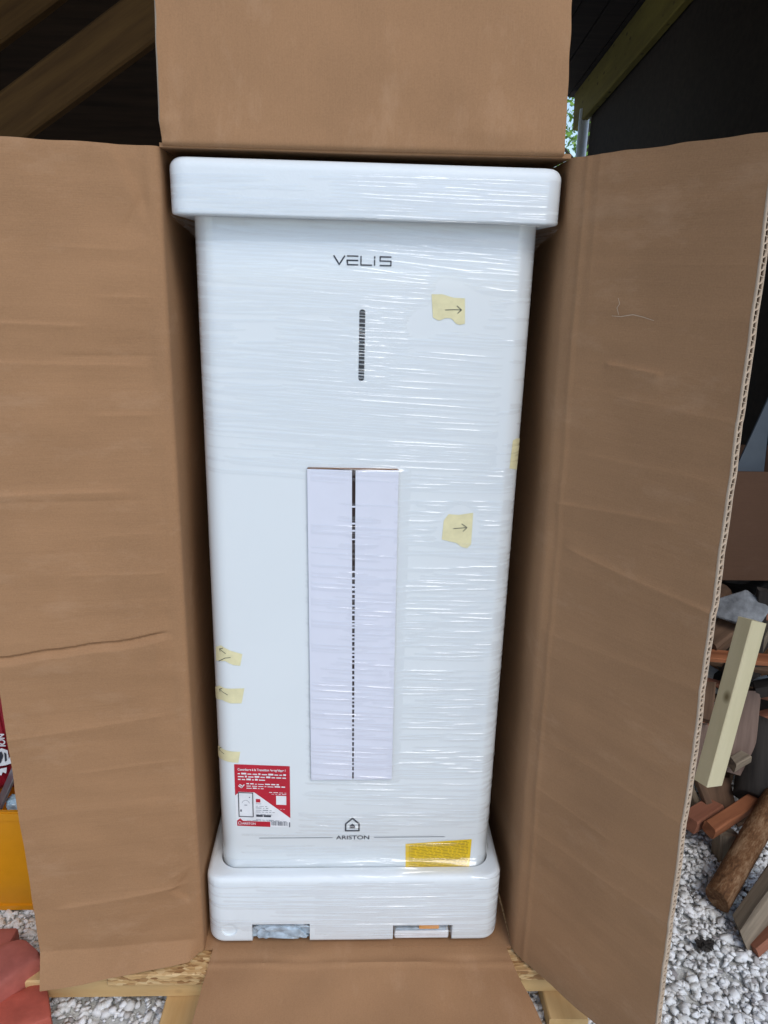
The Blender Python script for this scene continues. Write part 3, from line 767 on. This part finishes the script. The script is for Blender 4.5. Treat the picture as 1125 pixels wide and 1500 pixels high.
tape('pale yellow masking tape with pencilled arrow pointing right, upper right', [(632, 431), (648, 431), (664, 436), (681, 437)], [(634, 465), (643, 470), (652, 466), (661, 466), (668, 474), (673, 476), (681, 474)], [[(652, 454), (664, 453.5), (676, 454)], [(669, 448), (676, 454), (670, 459)]])
tape('rounded masking tape with pencilled arrow pointing right, beside the cardboard strip', [(650, 762), (657, 753), (672, 754), (693, 751)], [(647, 790), (659, 793), (668, 795), (676, 801), (684, 803), (690, 797)], [[(664, 774), (683, 772.5)], [(676, 767), (684, 772.5), (678, 778)]])
tape('masking tape folded round the right edge of the heater', [(751, 645), (756, 642), (761.5, 642)], [(746, 686), (752, 687), (756.5, 688)], [])
tape('torn masking tape with arrow, topmost on the left edge', [(316.5, 947), (324, 945), (338, 953), (355, 958)], [(317, 967), (330, 968), (342, 974), (352, 975)], [[(331, 957), (322, 950)], [(327, 949), (322, 950), (323, 954)], [(321, 968), (330, 963.5), (338, 962.5)]])
tape('masking tape with arrow on the left edge, middle of three', [(316.5, 1006), (322, 1004), (330, 1008), (358, 1008)], [(317, 1018), (326, 1025), (338, 1030), (354, 1030)], [[(334, 1017.5), (322, 1009)], [(326, 1008), (322, 1009), (323, 1013)]])
tape('masking tape with arrow just above the red leaflet', [(316.5, 1093), (321, 1092), (332, 1099), (352, 1101)], [(317, 1106), (326, 1112), (338, 1116), (349, 1117)], [[(329, 1104), (321, 1096)], [(325, 1094), (321, 1096), (322, 1100)]])

# ------------------------------------------------------------------ foam ends
def boolean_cut(o, cutters):
    for c in cutters:
        m = o.modifiers.new('cut', 'BOOLEAN'); m.operation = 'DIFFERENCE'; m.object = c; m.solver = 'EXACT'
    dg = bpy.context.evaluated_depsgraph_get(); dg.update()
    me = bpy.data.meshes.new_from_object(o.evaluated_get(dg)); old = o.data; o.modifiers.clear(); o.data = me
    for c in cutters: bpy.data.objects.remove(c)
def foam_block(name, z0, z1, label, cat, rv, rt, rb, hw=.287):
    bm = bm_box(.001-hw, .001+hw, 0, .342, z0, z1)
    ed = [e for e in bm.edges if abs(e.verts[0].co.z-e.verts[1].co.z) > .01]
    bmesh.ops.bevel(bm, geom=ed, offset=rv, segments=8, profile=.5, affect='EDGES')
    ed = [e for e in bm.edges if min(v.co.z for v in e.verts) > z1-1e-4]
    bmesh.ops.bevel(bm, geom=ed, offset=rt, segments=5, profile=.5, affect='EDGES')
    ed = [e for e in bm.edges if max(v.co.z for v in e.verts) < z0+1e-4]
    bmesh.ops.bevel(bm, geom=ed, offset=rb, segments=5, profile=.5, affect='EDGES')
    o = bmobj(name, bm, 'foam', None, True); tag(o, label, cat); return o
def pocket(z0, z1):
    ol = outline(HW+.002, FY-.002, BY+.002, RC+.002); n = len(ol)
    V = [(p[0], p[1], z0) for p in ol]+[(p[0], p[1], z1) for p in ol]
    F = [(i, (i+1) % n, n+(i+1) % n, n+i) for i in range(n)]+[tuple(range(n))[::-1], tuple(range(n, 2*n))]
    return pydata('cutter', V, F, None)
capo = foam_block('foam_packing', 1.296, 1.374, 'white foam cap over the top of the water heater', 'foam packing', .030, .016, .004)
boolean_cut(capo, [pocket(1.2, 1.3215)])
baseo = foam_block('foam_packing', -.0475, .110, 'white foam base under the water heater with two slots', 'foam packing', .034, .012, .012)
def box_cutter(x0, x1, y0, y1, z0, z1): return bmobj('cutter', bm_box(x0, x1, y0, y1, z0, z1), None)
disc = bmesh.new(); bmesh.ops.create_cone(disc, cap_ends=True, segments=32, radius1=.0155, radius2=.0155, depth=.02, matrix=Matrix.Translation((-.243, -.006, -.013)) @ Matrix.Rotation(math.pi/2, 4, 'X'))
boolean_cut(baseo, [pocket(.0765, .2), box_cutter(-.199, -.086, -.05, .045, -.06, .000), box_cutter(.078, .196, -.05, .045, -.06, -.006), bmobj('cutter', disc, None)])
for ob in (capo, baseo): ob.data.set_sharp_from_angle(angle=math.radians(32))
# what is packed in the two slots
def crumpled(name, label, cat, c, sz, mat, seed, amp=.18, parent=None, n=40):
    f = vnoise(seed, 30, 1.5, 6); bm = bmesh.new()
    bmesh.ops.create_icosphere(bm, subdivisions=4, radius=1)
    for v in bm.verts:
        p = v.co.copy(); q = [math.copysign(abs(k)**.5, k) for k in p]
        k = 1+amp*float(f(p.x*.6+p.z*.3, p.y*.4+p.z*.5))
        v.co = Vector((c[0]+q[0]*sz[0]*k, c[1]+q[1]*sz[1]*k, c[2]+q[2]*sz[2]*k))
    o = bmobj(name, bm, mat, parent)
    return tag(o, label, cat) if label else o
crumpled('plastic_bag', 'crumpled blue-grey plastic bag in the left slot of the foam base', 'plastic bag', (-.142, .0195, -.024), (.055, .0165, .021), 'bubble', 5, .14)
pk = empty('hardware_packet', (0, 0, 0), 'small clear packet with orange tab in the right slot of the foam base', 'packet')
bmobj('packet_body', bm_box(.082, .190, .006, .043, -.0455, -.028, .003), 'paper', pk)
bmobj('packet_band', bm_box(.084, .185, .008, .043, -.0275, -.0215, .001), 'bubble', pk)
bmobj('orange_tab', bm_box(.130, .170, .005, .043, -.0215, -.0085, .002), 'orange', pk)

# ------------------------------------------------------------------ the slotted white cardboard strip on the front
strip = empty('cardboard_strip', (0, 0, 0), 'long white cardboard strip with a dark slit down its middle, held to the heater front', 'cardboard strip')
q = {k: np.array(fp(*v)) for k, v in dict(tl=(450, 686), tr=(584, 688), bl=(456, 1140), br=(574, 1139), mtl=(515.6, 688), mtr=(520.8, 688), mbl=(515.9, 1139.5), mbr=(518.1, 1139.5)).items()}
def board(name, a, b, c, d, mat, y0, y1, parent):
    V = [(p[0], y1, p[1]) for p in (a, b, c, d)]+[(p[0], y0, p[1]) for p in (a, b, c, d)]
    bm = bmesh.new(); vs = [bm.verts.new(p) for p in V]
    for f in [(0, 1, 2, 3), (7, 6, 5, 4), (0, 4, 5, 1), (1, 5, 6, 2), (2, 6, 7, 3), (3, 7, 4, 0)]: bm.faces.new([vs[i] for i in f])
    bmesh.ops.bevel(bm, geom=list(bm.edges), offset=.0004, segments=1, affect='EDGES')
    return bmobj(name, bm, mat, parent)
ya, yb2 = FY-.0012, FY-.0056
board('panel', q['bl'], q['mbl'], q['mtl'], q['tl'], 'lav', ya-.0018, yb2, strip)
board('panel', q['mbr'], q['br'], q['tr'], q['mtr'], 'lav', ya-.0018, yb2, strip)
tb = []; rt_ = random.Random(6); v = .03
while v < .99:
    if v < .72 or rt_.random() < .35:
        c0 = q['mbl']*(1-v)+q['mtl']*v; c1 = q['mbr']*(1-v)+q['mtr']*v; hh = rt_.uniform(.0012, .0022)
        tb.append([(c0[0]-.0003, c0[1]-hh), (c1[0]+.0003, c1[1]-hh), (c1[0]+.0003, c1[1]+hh), (c0[0]-.0003, c0[1]+hh)])
    v += rt_.uniform(.010, .022)
tag(decal_multi('glint_tabs', tb, .0046, 'lav', strip), kind='stuff')  # pale pieces across the slit, painted-in glints of the film ridges
dn = np.array([0, .0007])
board('core', q['bl']+dn, q['br']+dn, q['tr']+dn*2.2, q['tl']+dn*2.2, 'gap', ya, ya-.0012, strip)
board('core_edge', q['tl']+(.001, .0002), q['tr']+(-.002, .0002), q['tr']+(-.002, .0022), q['tl']+(.001, .0022), 'brownedge', ya, yb2+.0012, strip)

# ------------------------------------------------------------------ stretch film: the wrinkles and spans that stand off the packed heater
def film():
    dz = .00055; zs = np.arange(-.036, 1.357, dz); nz = len(zs)
    ref = outline(HW, FY, BY, RC, 210, 14, 8); nc = len(ref)
    fl = HW-RC
    d = np.diff(ref, axis=0); s = np.concatenate([[0], np.cumsum(np.hypot(d[:, 0], d[:, 1]))])
    s = s - np.interp(.002, ref[8+14:8+14+211, 0], s[8+14:8+14+211])
    oc = outline(.287, .0, .342, .030, 210, 14, 8, .001); ob = outline(.287, .0, .342, .034, 210, 14, 8, .001)
    def sm(a, b, v): t = np.clip((v-a)/(b-a), 0, 1); return t*t*(3-2*t)
    wz = vnoise(71, 10, .5, 2)
    edge = .006*wz(s, s*0)
    Z = zs[:, None]+np.zeros(nc); Sg = np.zeros(nz)[:, None]+s
    tcap = sm(1.262, 1.2965, Z+edge*1.0); tbase = 1-sm(.106, .130, Z+edge*.4)
    P = ref[None]*(1-tcap-tbase)[:, :, None]+oc[None]*tcap[:, :, None]+ob[None]*tbase[:, :, None]
    du = np.gradient(ref, axis=0); nrm = np.stack([du[:, 1], -du[:, 0]], 1); nrm /= np.linalg.norm(nrm, axis=1)[:, None]
    H = np.zeros((nz, nc), np.float32)
    r = np.random.default_rng(17)
    def streaks(n, z0, z1, s0, s1, slope, sl_sd, lmin, lmax, hmin, hmax, wmin=.0009, wmax=.0019):
        for _ in range(int(n*1.5)):
            zc, sc = r.uniform(z0, z1), r.uniform(s0, s1); L = r.uniform(lmin, lmax)*1.45; m = r.normal(slope, sl_sd)
            a, b = max(sc-L/2, s0-.02), min(sc+L/2, s1+.02); cols = np.where((s > a) & (s < b))[0]
            if len(cols) < 3: continue
            sv = s[cols]; wv = r.uniform(wmin, wmax)*.62; hv = wv*(1+.5*max(0, 1-zc))*r.uniform(.45, 1.35)*min(1, .45+r.uniform(hmin, hmax)/.0011)
            cur = r.normal(0, .12)*m
            zl = zc+m*(sv-sc)+cur*(sv-sc)**2/.2+.0003*np.sin((sv-sc)*r.uniform(15, 60)+r.uniform(0, 6))
            win = np.sin(np.pi*np.clip((sv-a)/(b-a), 0, 1))**.7*(1+.12*np.sin(sv*r.uniform(40, 120)+r.uniform(0, 6)))
            lo = max(0, int((zl.min()-9*wv-zs[0])/dz)); hi = min(nz, int((zl.max()+5*wv-zs[0])/dz)+1)
            if hi <= lo: continue
            dd_ = zs[lo:hi, None]-zl[None]; g = np.exp(-(dd_/np.where(dd_ > 0, wv, wv*2.2))**2)*(hv*win)[None]
            H[lo:hi, cols] = np.maximum(H[lo:hi, cols], g)
    streaks(60, 1.30, 1.366, -.03, .26, -.015, .02, .05, .25, .0003, .0008)
    streaks(22, 1.30, 1.366, -.26, .0, .0, .02, .04, .12, .0002, .0004)
    streaks(46, 1.20, 1.275, -.05, .25, -.07, .04, .06, .32, .0005, .0013, .001, .0024)
    streaks(50, 1.15, 1.28, -.25, .10, -.02, .02, .05, .25, .0003, .0008)
    streaks(40, .98, 1.275, -.25, -.13, .02, .02, .02, .10, .0003, .0006)
    streaks(100, .93, 1.20, -.12, .20, -.045, .015, .06, .30, .0004, .0010)
    streaks(46, .90, 1.10, -.24, .05, -.055, .012, .08, .30, .0003, .0007)
    streaks(30, 1.05, 1.17, -.035, .05, -.03, .01, .03, .09, .0006, .0012, .001, .0018)
    streaks(46, 1.052, 1.172, -.02, .02, -.03, .01, .02, .05, .0010, .0012, .0018, .0034)
    streaks(18, .915, .955, -.06, .20, -.035, .01, .12, .32, .0007, .0014, .0012, .0024)
    streaks(150, .315, .905, .075, .235, -.008, .02, .04, .16, .0005, .0012, .001, .0022)
    streaks(70, .315, .86, -.075, .06, -.055, .015, .04, .14, .0005, .0011)
    streaks(36, .34, .84, -.02, .012, -.05, .015, .03, .06, .0008, .0013, .001, .0016)
    streaks(26, .205, .31, -.09, .23, -.02, .015, .06, .22, .0005, .0011, .001, .0022)
    streaks(24, .115, .20, -.20, .20, -.01, .02, .05, .20, .0004, .0009)
    streaks(50, -.03, .10, -.05, .27, .0, .012, .06, .30, .0004, .0010, .001, .0024)
    streaks(26, -.03, .10, -.26, .0, .0, .012, .05, .20, .0003, .0006)
    streaks(60, .1, 1.28, .225, .30, .03, .06, .02, .06, .0002, .0005)
    wob = vnoise(73, 14, 3, 14)(Sg, Z)
    # smooth patches around the pieces of tape
    for (px, py, rs, rz) in ((658, 455, .05, .055), (671, 777, .045, .04), (336, 960, .05, .03), (338, 1018, .05, .03), (334, 1106, .05, .03), (384, 1165, .06, .075), (640, 1250, .06, .02)):
        p = fp(px, py); dd = np.sqrt(((Sg-p[0])/rs)**2+((Z-p[1])/rz)**2); H *= np.clip((dd+.35*wob-.75)/.45, .0, 1)
    # the strip lifts the film; it slopes down to the skin beside it
    ex = np.maximum(np.maximum(-.084-Sg, Sg-.064), 0); ez2 = np.maximum(np.maximum(.312-Z, Z-.911), 0)
    lift = .0060*np.clip(1-ex/np.where(Sg > 0, .016, .007), 0, 1)*np.clip(1-ez2/.008, 0, 1)
    inside = (ex == 0) & (ez2 == 0)
    keep = (H > .00006) | ((lift > .0004) & (~inside) & (Sg > 0)) | ((tcap > .003) & (tcap < .985) & (Z < 1.2965)) | ((tbase > .003) & (tbase < .995) & (Z > .112))
    big = vnoise(72, 30, 1, 9)
    span = ((tcap > .003) & (tcap < .99)) | ((tbase > .003) & (tbase < .99))
    wr = .0012*big(Sg*1.3, Z*9)*span*(1+2.2*np.clip((Sg-.19)/.06, 0, 1)*(Z < .2))
    off = .0006+H+lift+np.where(span, .0012+np.abs(wr), 0)
    P = P+nrm[None]*off[:, :, None]
    V = np.concatenate([P, Z[:, :, None]], 2).reshape(-1, 3)
    kf = keep[:-1, :-1] | keep[1:, :-1] | keep[:-1, 1:] | keep[1:, 1:]
    Q = grid_faces(nz, nc)[kf.ravel()]
    used = np.unique(Q); mp = np.zeros(len(V), np.int64); mp[used] = np.arange(len(used))
    me = npmesh('stretch_film', V[used], mp[Q])
    tag(link('stretch_film', me, 'film', None, True), 'clear wrinkled stretch film wound around the heater and its foam ends', 'stretch film')
film()

# ------------------------------------------------------------------ left: crate, bag, tools, bricks
crate = empty('plastic_crate', (0, 0, 0), 'yellow-orange plastic crate holding a red bag, left of the box', 'crate')
CY = .215
cx1, cx0 = -.60, -1.08
cz0, cz1 = GZ, float(at(25, 1186, 1, CY)[2])
def crate_ring(name, x0, x1, y0, y1, z0, z1, tw, flare=0.0):
    bm = bmesh.new(); L = []
    for (z, f, i) in ((z0, 0, 0), (z1, flare, 0), (z1, flare, tw), (z0, 0, tw)):
        L.append([bm.verts.new(p) for p in ((x0-f+i, y0-f+i, z), (x1+f-i, y0-f+i, z), (x1+f-i, y1+f-i, z), (x0-f+i, y1+f-i, z))])
    for a, b in zip(L, L[1:]+L[:1]):
        for k in range(4): bm.faces.new((a[k], a[(k+1) % 4], b[(k+1) % 4], b[k]))
    bmesh.ops.recalc_face_normals(bm, faces=bm.faces)
    bmesh.ops.bevel(bm, geom=[e for e in bm.edges], offset=tw*.2, segments=2, affect='EDGES')
    return bmobj(name, bm, 'crate', crate)
crate_ring('side_walls', cx0, cx1, CY, CY+.30, cz0+.012, cz1-.018, .004, .006)
crate_ring('rim', cx0-.008, cx1+.008, CY-.010, CY+.31, cz1-.024, cz1, .012)
crate_ring('foot_band', cx0-.003, cx1+.003, CY-.004, CY+.303, cz0, cz0+.014, .006)
bmobj('floor', bm_box(cx0+.004, cx1-.004, CY+.004, CY+.296, cz0+.014, cz0+.02), 'crate', crate)
bag = empty('red_bag', (0, 0, 0), 'red printed plastic bag standing in the yellow crate', 'bag')
bc = at(-40, 1085, 1, CY+.10)
crumpled('bag_body', None, None, (bc[0], CY+.115, bc[2]+.02), (.088, .035, .155), 'bag', 8, .05, bag)
yf = CY+.115-.0385
def bagtext(tx, px, py, size, mat):
    me = text_mesh(tx, size, 1, .0004); me.materials.clear(); p = at(px, py, 1, yf)
    for v in me.vertices: v.co = Vector((p[0]+v.co.y*1.0, yf-.002, p[2]+v.co.x))
    link('lettering', me, mat, bag)
me = text_mesh('ION', .020, 1, .0006); me.materials.clear(); p0_ = at(6, 1093, 1, yf-.004)
for v in me.vertices: v.co = Vector((p0_[0]-v.co.y+.004, yf-.006, p0_[2]+v.co.x*.9))
link('lettering', me, 'paper', bag)
def bag_blob(name, polys_px, mat, off):
    V, F = [], []
    for pl_ in polys_px:
        F.append(tuple(range(len(V), len(V)+len(pl_)))); V += [tuple(at(a, b, 1, yf-off)) for a, b in pl_]
    pydata(name, V, F, mat, bag)
bag_blob('emblem', [[(-12, 1102), (2, 1096), (11, 1099), (13, 1112), (16, 1106), (17, 1118), (8, 1121), (-12, 1124)], [(-8, 1128), (10, 1124), (9, 1133), (4, 1131), (2, 1136), (-8, 1133)]], 'paper', .006)
bag_blob('emblem_print', [[(-6, 1104), (2, 1101), (5, 1107), (1, 1118), (-6, 1118)], [(6, 1102), (9, 1104), (10, 1114), (7, 1116)]], 'ink', .0075)
beam('metal_bar', 'grey flat metal bar leaning in the yellow crate', 'tool', at(-14, 1210, 1, CY+.035), at(22, 1128, 1, CY+.05), .030, .006, 20, 'metal', 31, rough=.01)
crumpled('plastic_pouch', 'pale blue plastic pouch in the yellow crate beside the metal bar', 'pouch', tuple(at(24, 1180, 1, CY+.05)), (.018, .014, .022), 'bluepl', 12, .1)

def brick(label, corner, along, across, ztop, size, tilt, mat, seed, group):
    """corner: a top corner; along / across: picture points that give the directions of its long and short top edges"""
    c = Vector(at(*corner, 2, ztop)); u = (Vector(at(*along, 2, ztop))-c).normalized(); v = Vector(at(*across, 2, ztop))-c
    v = (v-u*v.dot(u)).normalized(); wv = u.cross(v)
    if wv.z < 0: wv = -wv
    f = vnoise(seed, 24, 1, 5); bm = bm_box(0, size[0], 0, size[1], -size[2], 0, .006, 2)
    bmesh.ops.subdivide_edges(bm, edges=[e for e in bm.edges if e.calc_length() > .02], cuts=6, use_grid_fill=True)
    r = random.Random(seed); chips = [(Vector((r.choice((0, .03, .08)), r.choice((0, size[1])), 0)), r.uniform(.014, .032)) for _ in range(6)]
    bm.normal_update()
    for q_ in bm.verts:
        q_.co += q_.normal*.0007*float(f(q_.co.x*9+q_.co.z*6, q_.co.y*9-q_.co.z*5))
        for cc, rad in chips:
            d = (q_.co-cc).length
            if d < rad: q_.co += (Vector((size[0]/2, size[1]/2, -size[2]/2))-q_.co).normalized()*.55*(rad-d)
    o = bmobj('brick', bm, mat, None, True); o.data.set_sharp_from_angle(angle=math.radians(30))
    M_ = Matrix.Identity(4)
    for k_ in range(3): M_[k_][0], M_[k_][1], M_[k_][2], M_[k_][3] = u[k_], v[k_], wv[k_], c[k_]
    o.matrix_world = M_ @ Matrix.Rotation(math.radians(tilt), 4, 'Y')
    return tag(o, label, 'brick', group)
GB = 'red bricks beside the pallet'
brick('red brick with a chipped corner lying nearest on the gravel, lower left', (66, 1427), (0, 1452), (92, 1473), -.098, (.21, .10, .07), 0, 'brick', 61, GB)
brick('dusty red brick lying tilted across the pallet beam, lower left', (64, 1398), (0, 1444), (33, 1367), -.060, (.21, .085, .055), -4, 'brick2', 62, GB)
brick('pale pink brick half hidden behind the dusty red brick', (28, 1357), (-40, 1354), (42, 1375), -.100, (.21, .10, .065), 0, 'brick2', 63, GB)

# ------------------------------------------------------------------ right: firewood, batten, stone, second box
FW = 'scrap wood in the firewood pile'
def a3(px, py, y): return tuple(at(px, py, 1, y))
def wd(label, p0, p1, w_, h_, roll, mat, seed, name='scrap_wood', **k):
    return beam(name, label, 'firewood', p0, p1, w_, h_, roll, mat, seed, FW, **k)
beam('batten', 'fresh pale wooden batten leaning on the firewood pile', 'batten', a3(1037, 1146, .28), a3(1102, 908, .36), .054, .038, 24, 'batten', 41, rough=.012, cut=.06, bev=.05)
log('round_log', 'round brown log sloping down onto the gravel', 'firewood', a3(1050, 1318, .19), a3(1135, 1170, .42), .031, .032, 'bark', 42, FW)
wd('split grey log with a pointed end on the gravel, lowest in the pile', a3(1086, 1372, .11), a3(1170, 1250, .24), .052, .062, -28, 'greywood', 43, 'split_log', cut=.7)
wd('dark red plank beneath the split grey log', a3(1100, 1388, .085), a3(1180, 1318, .15), .050, .018, -25, 'redwood', 44)
wd('short reddish-brown block beside the gravel, left of the orange-red plank', a3(1008, 1206, .40), a3(1046, 1182, .47), .050, .036, 0, 'redwood', 45)
wd('orange-red plank with its sawn end facing the gravel', a3(1038, 1216, .36), a3(1118, 1164, .47), .036, .032, 8, 'orangewood', 46)
wd('grey-brown block standing under the orange-red plank', a3(1062, 1265, .36), a3(1064, 1218, .38), .052, .05, 0, 'greywood', 47)
wd('weathered grey chunk lying against the round log', a3(1052, 1300, .30), a3(1070, 1258, .38), .042, .04, 0, 'greywood', 48)
wd('short sawn offcut between the round log and the split log', a3(1082, 1300, .30), a3(1122, 1286, .32), .045, .04, 0, 'pinkwood', 49)
wd('dark brown slat standing upright under the batten', a3(1046, 1200, .44), a3(1022, 1140, .50), .022, .014, 0, 'brownwood', 50)
wd('wide brown board below the foot of the batten', a3(1058, 1200, .46), a3(1048, 1140, .55), .075, .02, 0, 'brownwood', 51)
wd('weathered splinter at the edge of the gravel', a3(1026, 1190, .50), a3(1004, 1148, .56), .03, .02, 20, 'greywood', 52)
log('round_log', 'thick dark weathered log at the right edge of the pile', 'firewood', a3(1108, 1175, .46), a3(1112, 1060, .62), .055, .05, 'darkwood', 53, FW)
wd('pinkish split slab just right of the batten', a3(1078, 1135, .52), a3(1092, 1010, .62), .07, .04, 15, 'pinkwood', 54)
wd('dusty grey-brown billet seen between flap and batten', a3(1018, 1135, .50), a3(1026, 1060, .56), .035, .04, 0, 'pinkwood', 55)
wd('dull brown billet above the dusty grey-brown billet', a3(1030, 1055, .52), a3(1036, 1000, .58), .04, .04, 0, 'brownwood', 56)
wd('thin red plywood strip lying level across the pile', a3(1000, 957, .52), a3(1190, 972, .50), .05, .012, 0, 'orangewood', 57)
wd('brown wedge of wood resting on the red strip', a3(1034, 948, .56), a3(1072, 918, .62), .06, .05, 10, 'brownwood', 58)
wd('dark plank end right of the batten, above the dark log', a3(1105, 1010, .62), a3(1160, 1000, .60), .05, .03, 0, 'darkwood', 59)
bm = bmesh.new(); r5 = np.random.default_rng(12)
for p in r5.normal(size=(13, 3)): bm.verts.new(Vector(p).normalized()*r5.uniform(.85, 1.1)*.066)
bmesh.ops.convex_hull(bm, input=bm.verts)
for v in [v for v in bm.verts if not v.link_faces]: bm.verts.remove(v)
bmesh.ops.scale(bm, vec=(1.15, .9, .72), verts=bm.verts)
bmesh.ops.bevel(bm, geom=list(bm.edges), offset=.003, segments=1, affect='EDGES')
so_ = bmobj('stone_lump', bm, 'stone'); so_.location = a3(1084, 893, .60); so_.rotation_euler = (math.radians(25), math.radians(12), math.radians(-30))
tag(so_, 'grey broken stone lump on top of the firewood pile', 'stone')
crumpled('dried_leaf', 'small dark curled dead leaf on the white gravel', 'leaf', tuple(at(1034, 1384, 2, GZ+.012)), (.014, .010, .008), 'darkwood', 33, .3)
wd('pale splintered slat poking out left of the round log', a3(1046, 1330, .24), a3(1040, 1262, .36), .016, .012, 20, 'pine', 71, cut=.6)
wd('short brown stub lying under the split grey log', a3(1088, 1330, .22), a3(1130, 1318, .24), .05, .04, 0, 'brownwood', 72)
wd('dark red slat leaning behind the dusty grey-brown billet', a3(1034, 1160, .58), a3(1060, 1050, .64), .04, .02, 30, 'redwood', 73)
wd('brown cracked chunk under the dark weathered log', a3(1070, 1205, .50), a3(1130, 1190, .52), .06, .05, 10, 'brownwood', 74)
wd('small broken chip between the pinkish slab and the dark log', a3(1072, 1120, .48), a3(1092, 1108, .50), .03, .03, 10, 'greywood', 75, cut=.6)
stk = 'thin split stick wedged in the shadow among the firewood'
rr = random.Random(55)
for i in range(22):
    px, py = rr.uniform(1020, 1130), 880+300*(i+.5)/22; yy = rr.uniform(.60, .70); ang = rr.uniform(-.5, .5)+(1.3 if rr.random() < .35 else 0); l_ = rr.uniform(.10, .20)
    c_ = Vector(a3(px, py, yy)); dv_ = Vector((math.cos(ang), rr.uniform(-.25, .25), math.sin(ang)))*l_
    beam('scrap_wood', stk, 'firewood', c_-dv_, c_+dv_, rr.uniform(.016, .038), rr.uniform(.010, .024), rr.uniform(-30, 30), rr.choice(('brownwood', 'redwood', 'pinkwood', 'greywood', 'darkwood', 'orangewood', 'brownwood')), 300+i, 'thin sticks in the firewood pile', cut=rr.uniform(.1, .7), rough=.09)
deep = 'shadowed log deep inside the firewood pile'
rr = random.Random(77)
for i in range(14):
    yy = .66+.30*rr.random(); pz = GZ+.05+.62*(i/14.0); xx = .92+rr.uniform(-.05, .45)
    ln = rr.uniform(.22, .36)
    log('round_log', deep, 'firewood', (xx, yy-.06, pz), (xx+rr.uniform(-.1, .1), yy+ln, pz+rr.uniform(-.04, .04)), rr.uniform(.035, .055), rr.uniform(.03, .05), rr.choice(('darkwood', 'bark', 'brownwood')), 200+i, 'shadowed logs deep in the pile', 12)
cb = empty('storage_box', (0, 0, 0), 'brown cardboard box, shade painted into its colour, behind the right flap, on the firewood', 'box')
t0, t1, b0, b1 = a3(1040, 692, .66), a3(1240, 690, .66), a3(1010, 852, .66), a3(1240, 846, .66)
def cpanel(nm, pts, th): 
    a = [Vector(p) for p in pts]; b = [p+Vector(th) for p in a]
    pydata(nm, a+b, [(0, 1, 2, 3), (7, 6, 5, 4), (0, 4, 5, 1), (1, 5, 6, 2), (2, 6, 7, 3), (3, 7, 4, 0)], 'card_shade', cb)
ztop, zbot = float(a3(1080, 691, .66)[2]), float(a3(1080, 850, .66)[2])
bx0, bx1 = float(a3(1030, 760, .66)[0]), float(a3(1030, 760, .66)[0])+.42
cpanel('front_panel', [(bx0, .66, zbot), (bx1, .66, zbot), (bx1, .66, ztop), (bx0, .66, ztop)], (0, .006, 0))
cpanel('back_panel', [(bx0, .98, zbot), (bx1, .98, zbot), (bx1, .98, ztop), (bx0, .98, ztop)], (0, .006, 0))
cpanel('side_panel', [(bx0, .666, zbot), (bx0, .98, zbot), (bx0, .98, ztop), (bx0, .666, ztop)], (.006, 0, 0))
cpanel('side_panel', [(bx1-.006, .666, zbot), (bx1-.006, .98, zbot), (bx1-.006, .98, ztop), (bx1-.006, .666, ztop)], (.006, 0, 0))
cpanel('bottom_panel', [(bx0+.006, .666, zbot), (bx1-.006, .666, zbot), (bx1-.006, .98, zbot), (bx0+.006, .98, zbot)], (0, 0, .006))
g = [a3(1072, 700, .80), a3(1118, 700, .80), a3(1135, 560, .86), a3(1131, 572, .86)]
pydata('plastic_sheet', [Vector(p) for p in g]+[Vector(p)+Vector((0, .006, 0)) for p in g], [(0, 1, 2, 3), (7, 6, 5, 4), (0, 4, 5, 1), (1, 5, 6, 2), (2, 6, 7, 3), (3, 7, 4, 0)], 'sheet')
tag(bpy.data.objects['plastic_sheet'], 'grey-blue pointed sheet sticking up out of the shade-darkened cardboard box', 'sheet')

# renderer
S.render.engine = 'CYCLES'
S.cycles.max_bounces = 5; S.cycles.transparent_max_bounces = 12
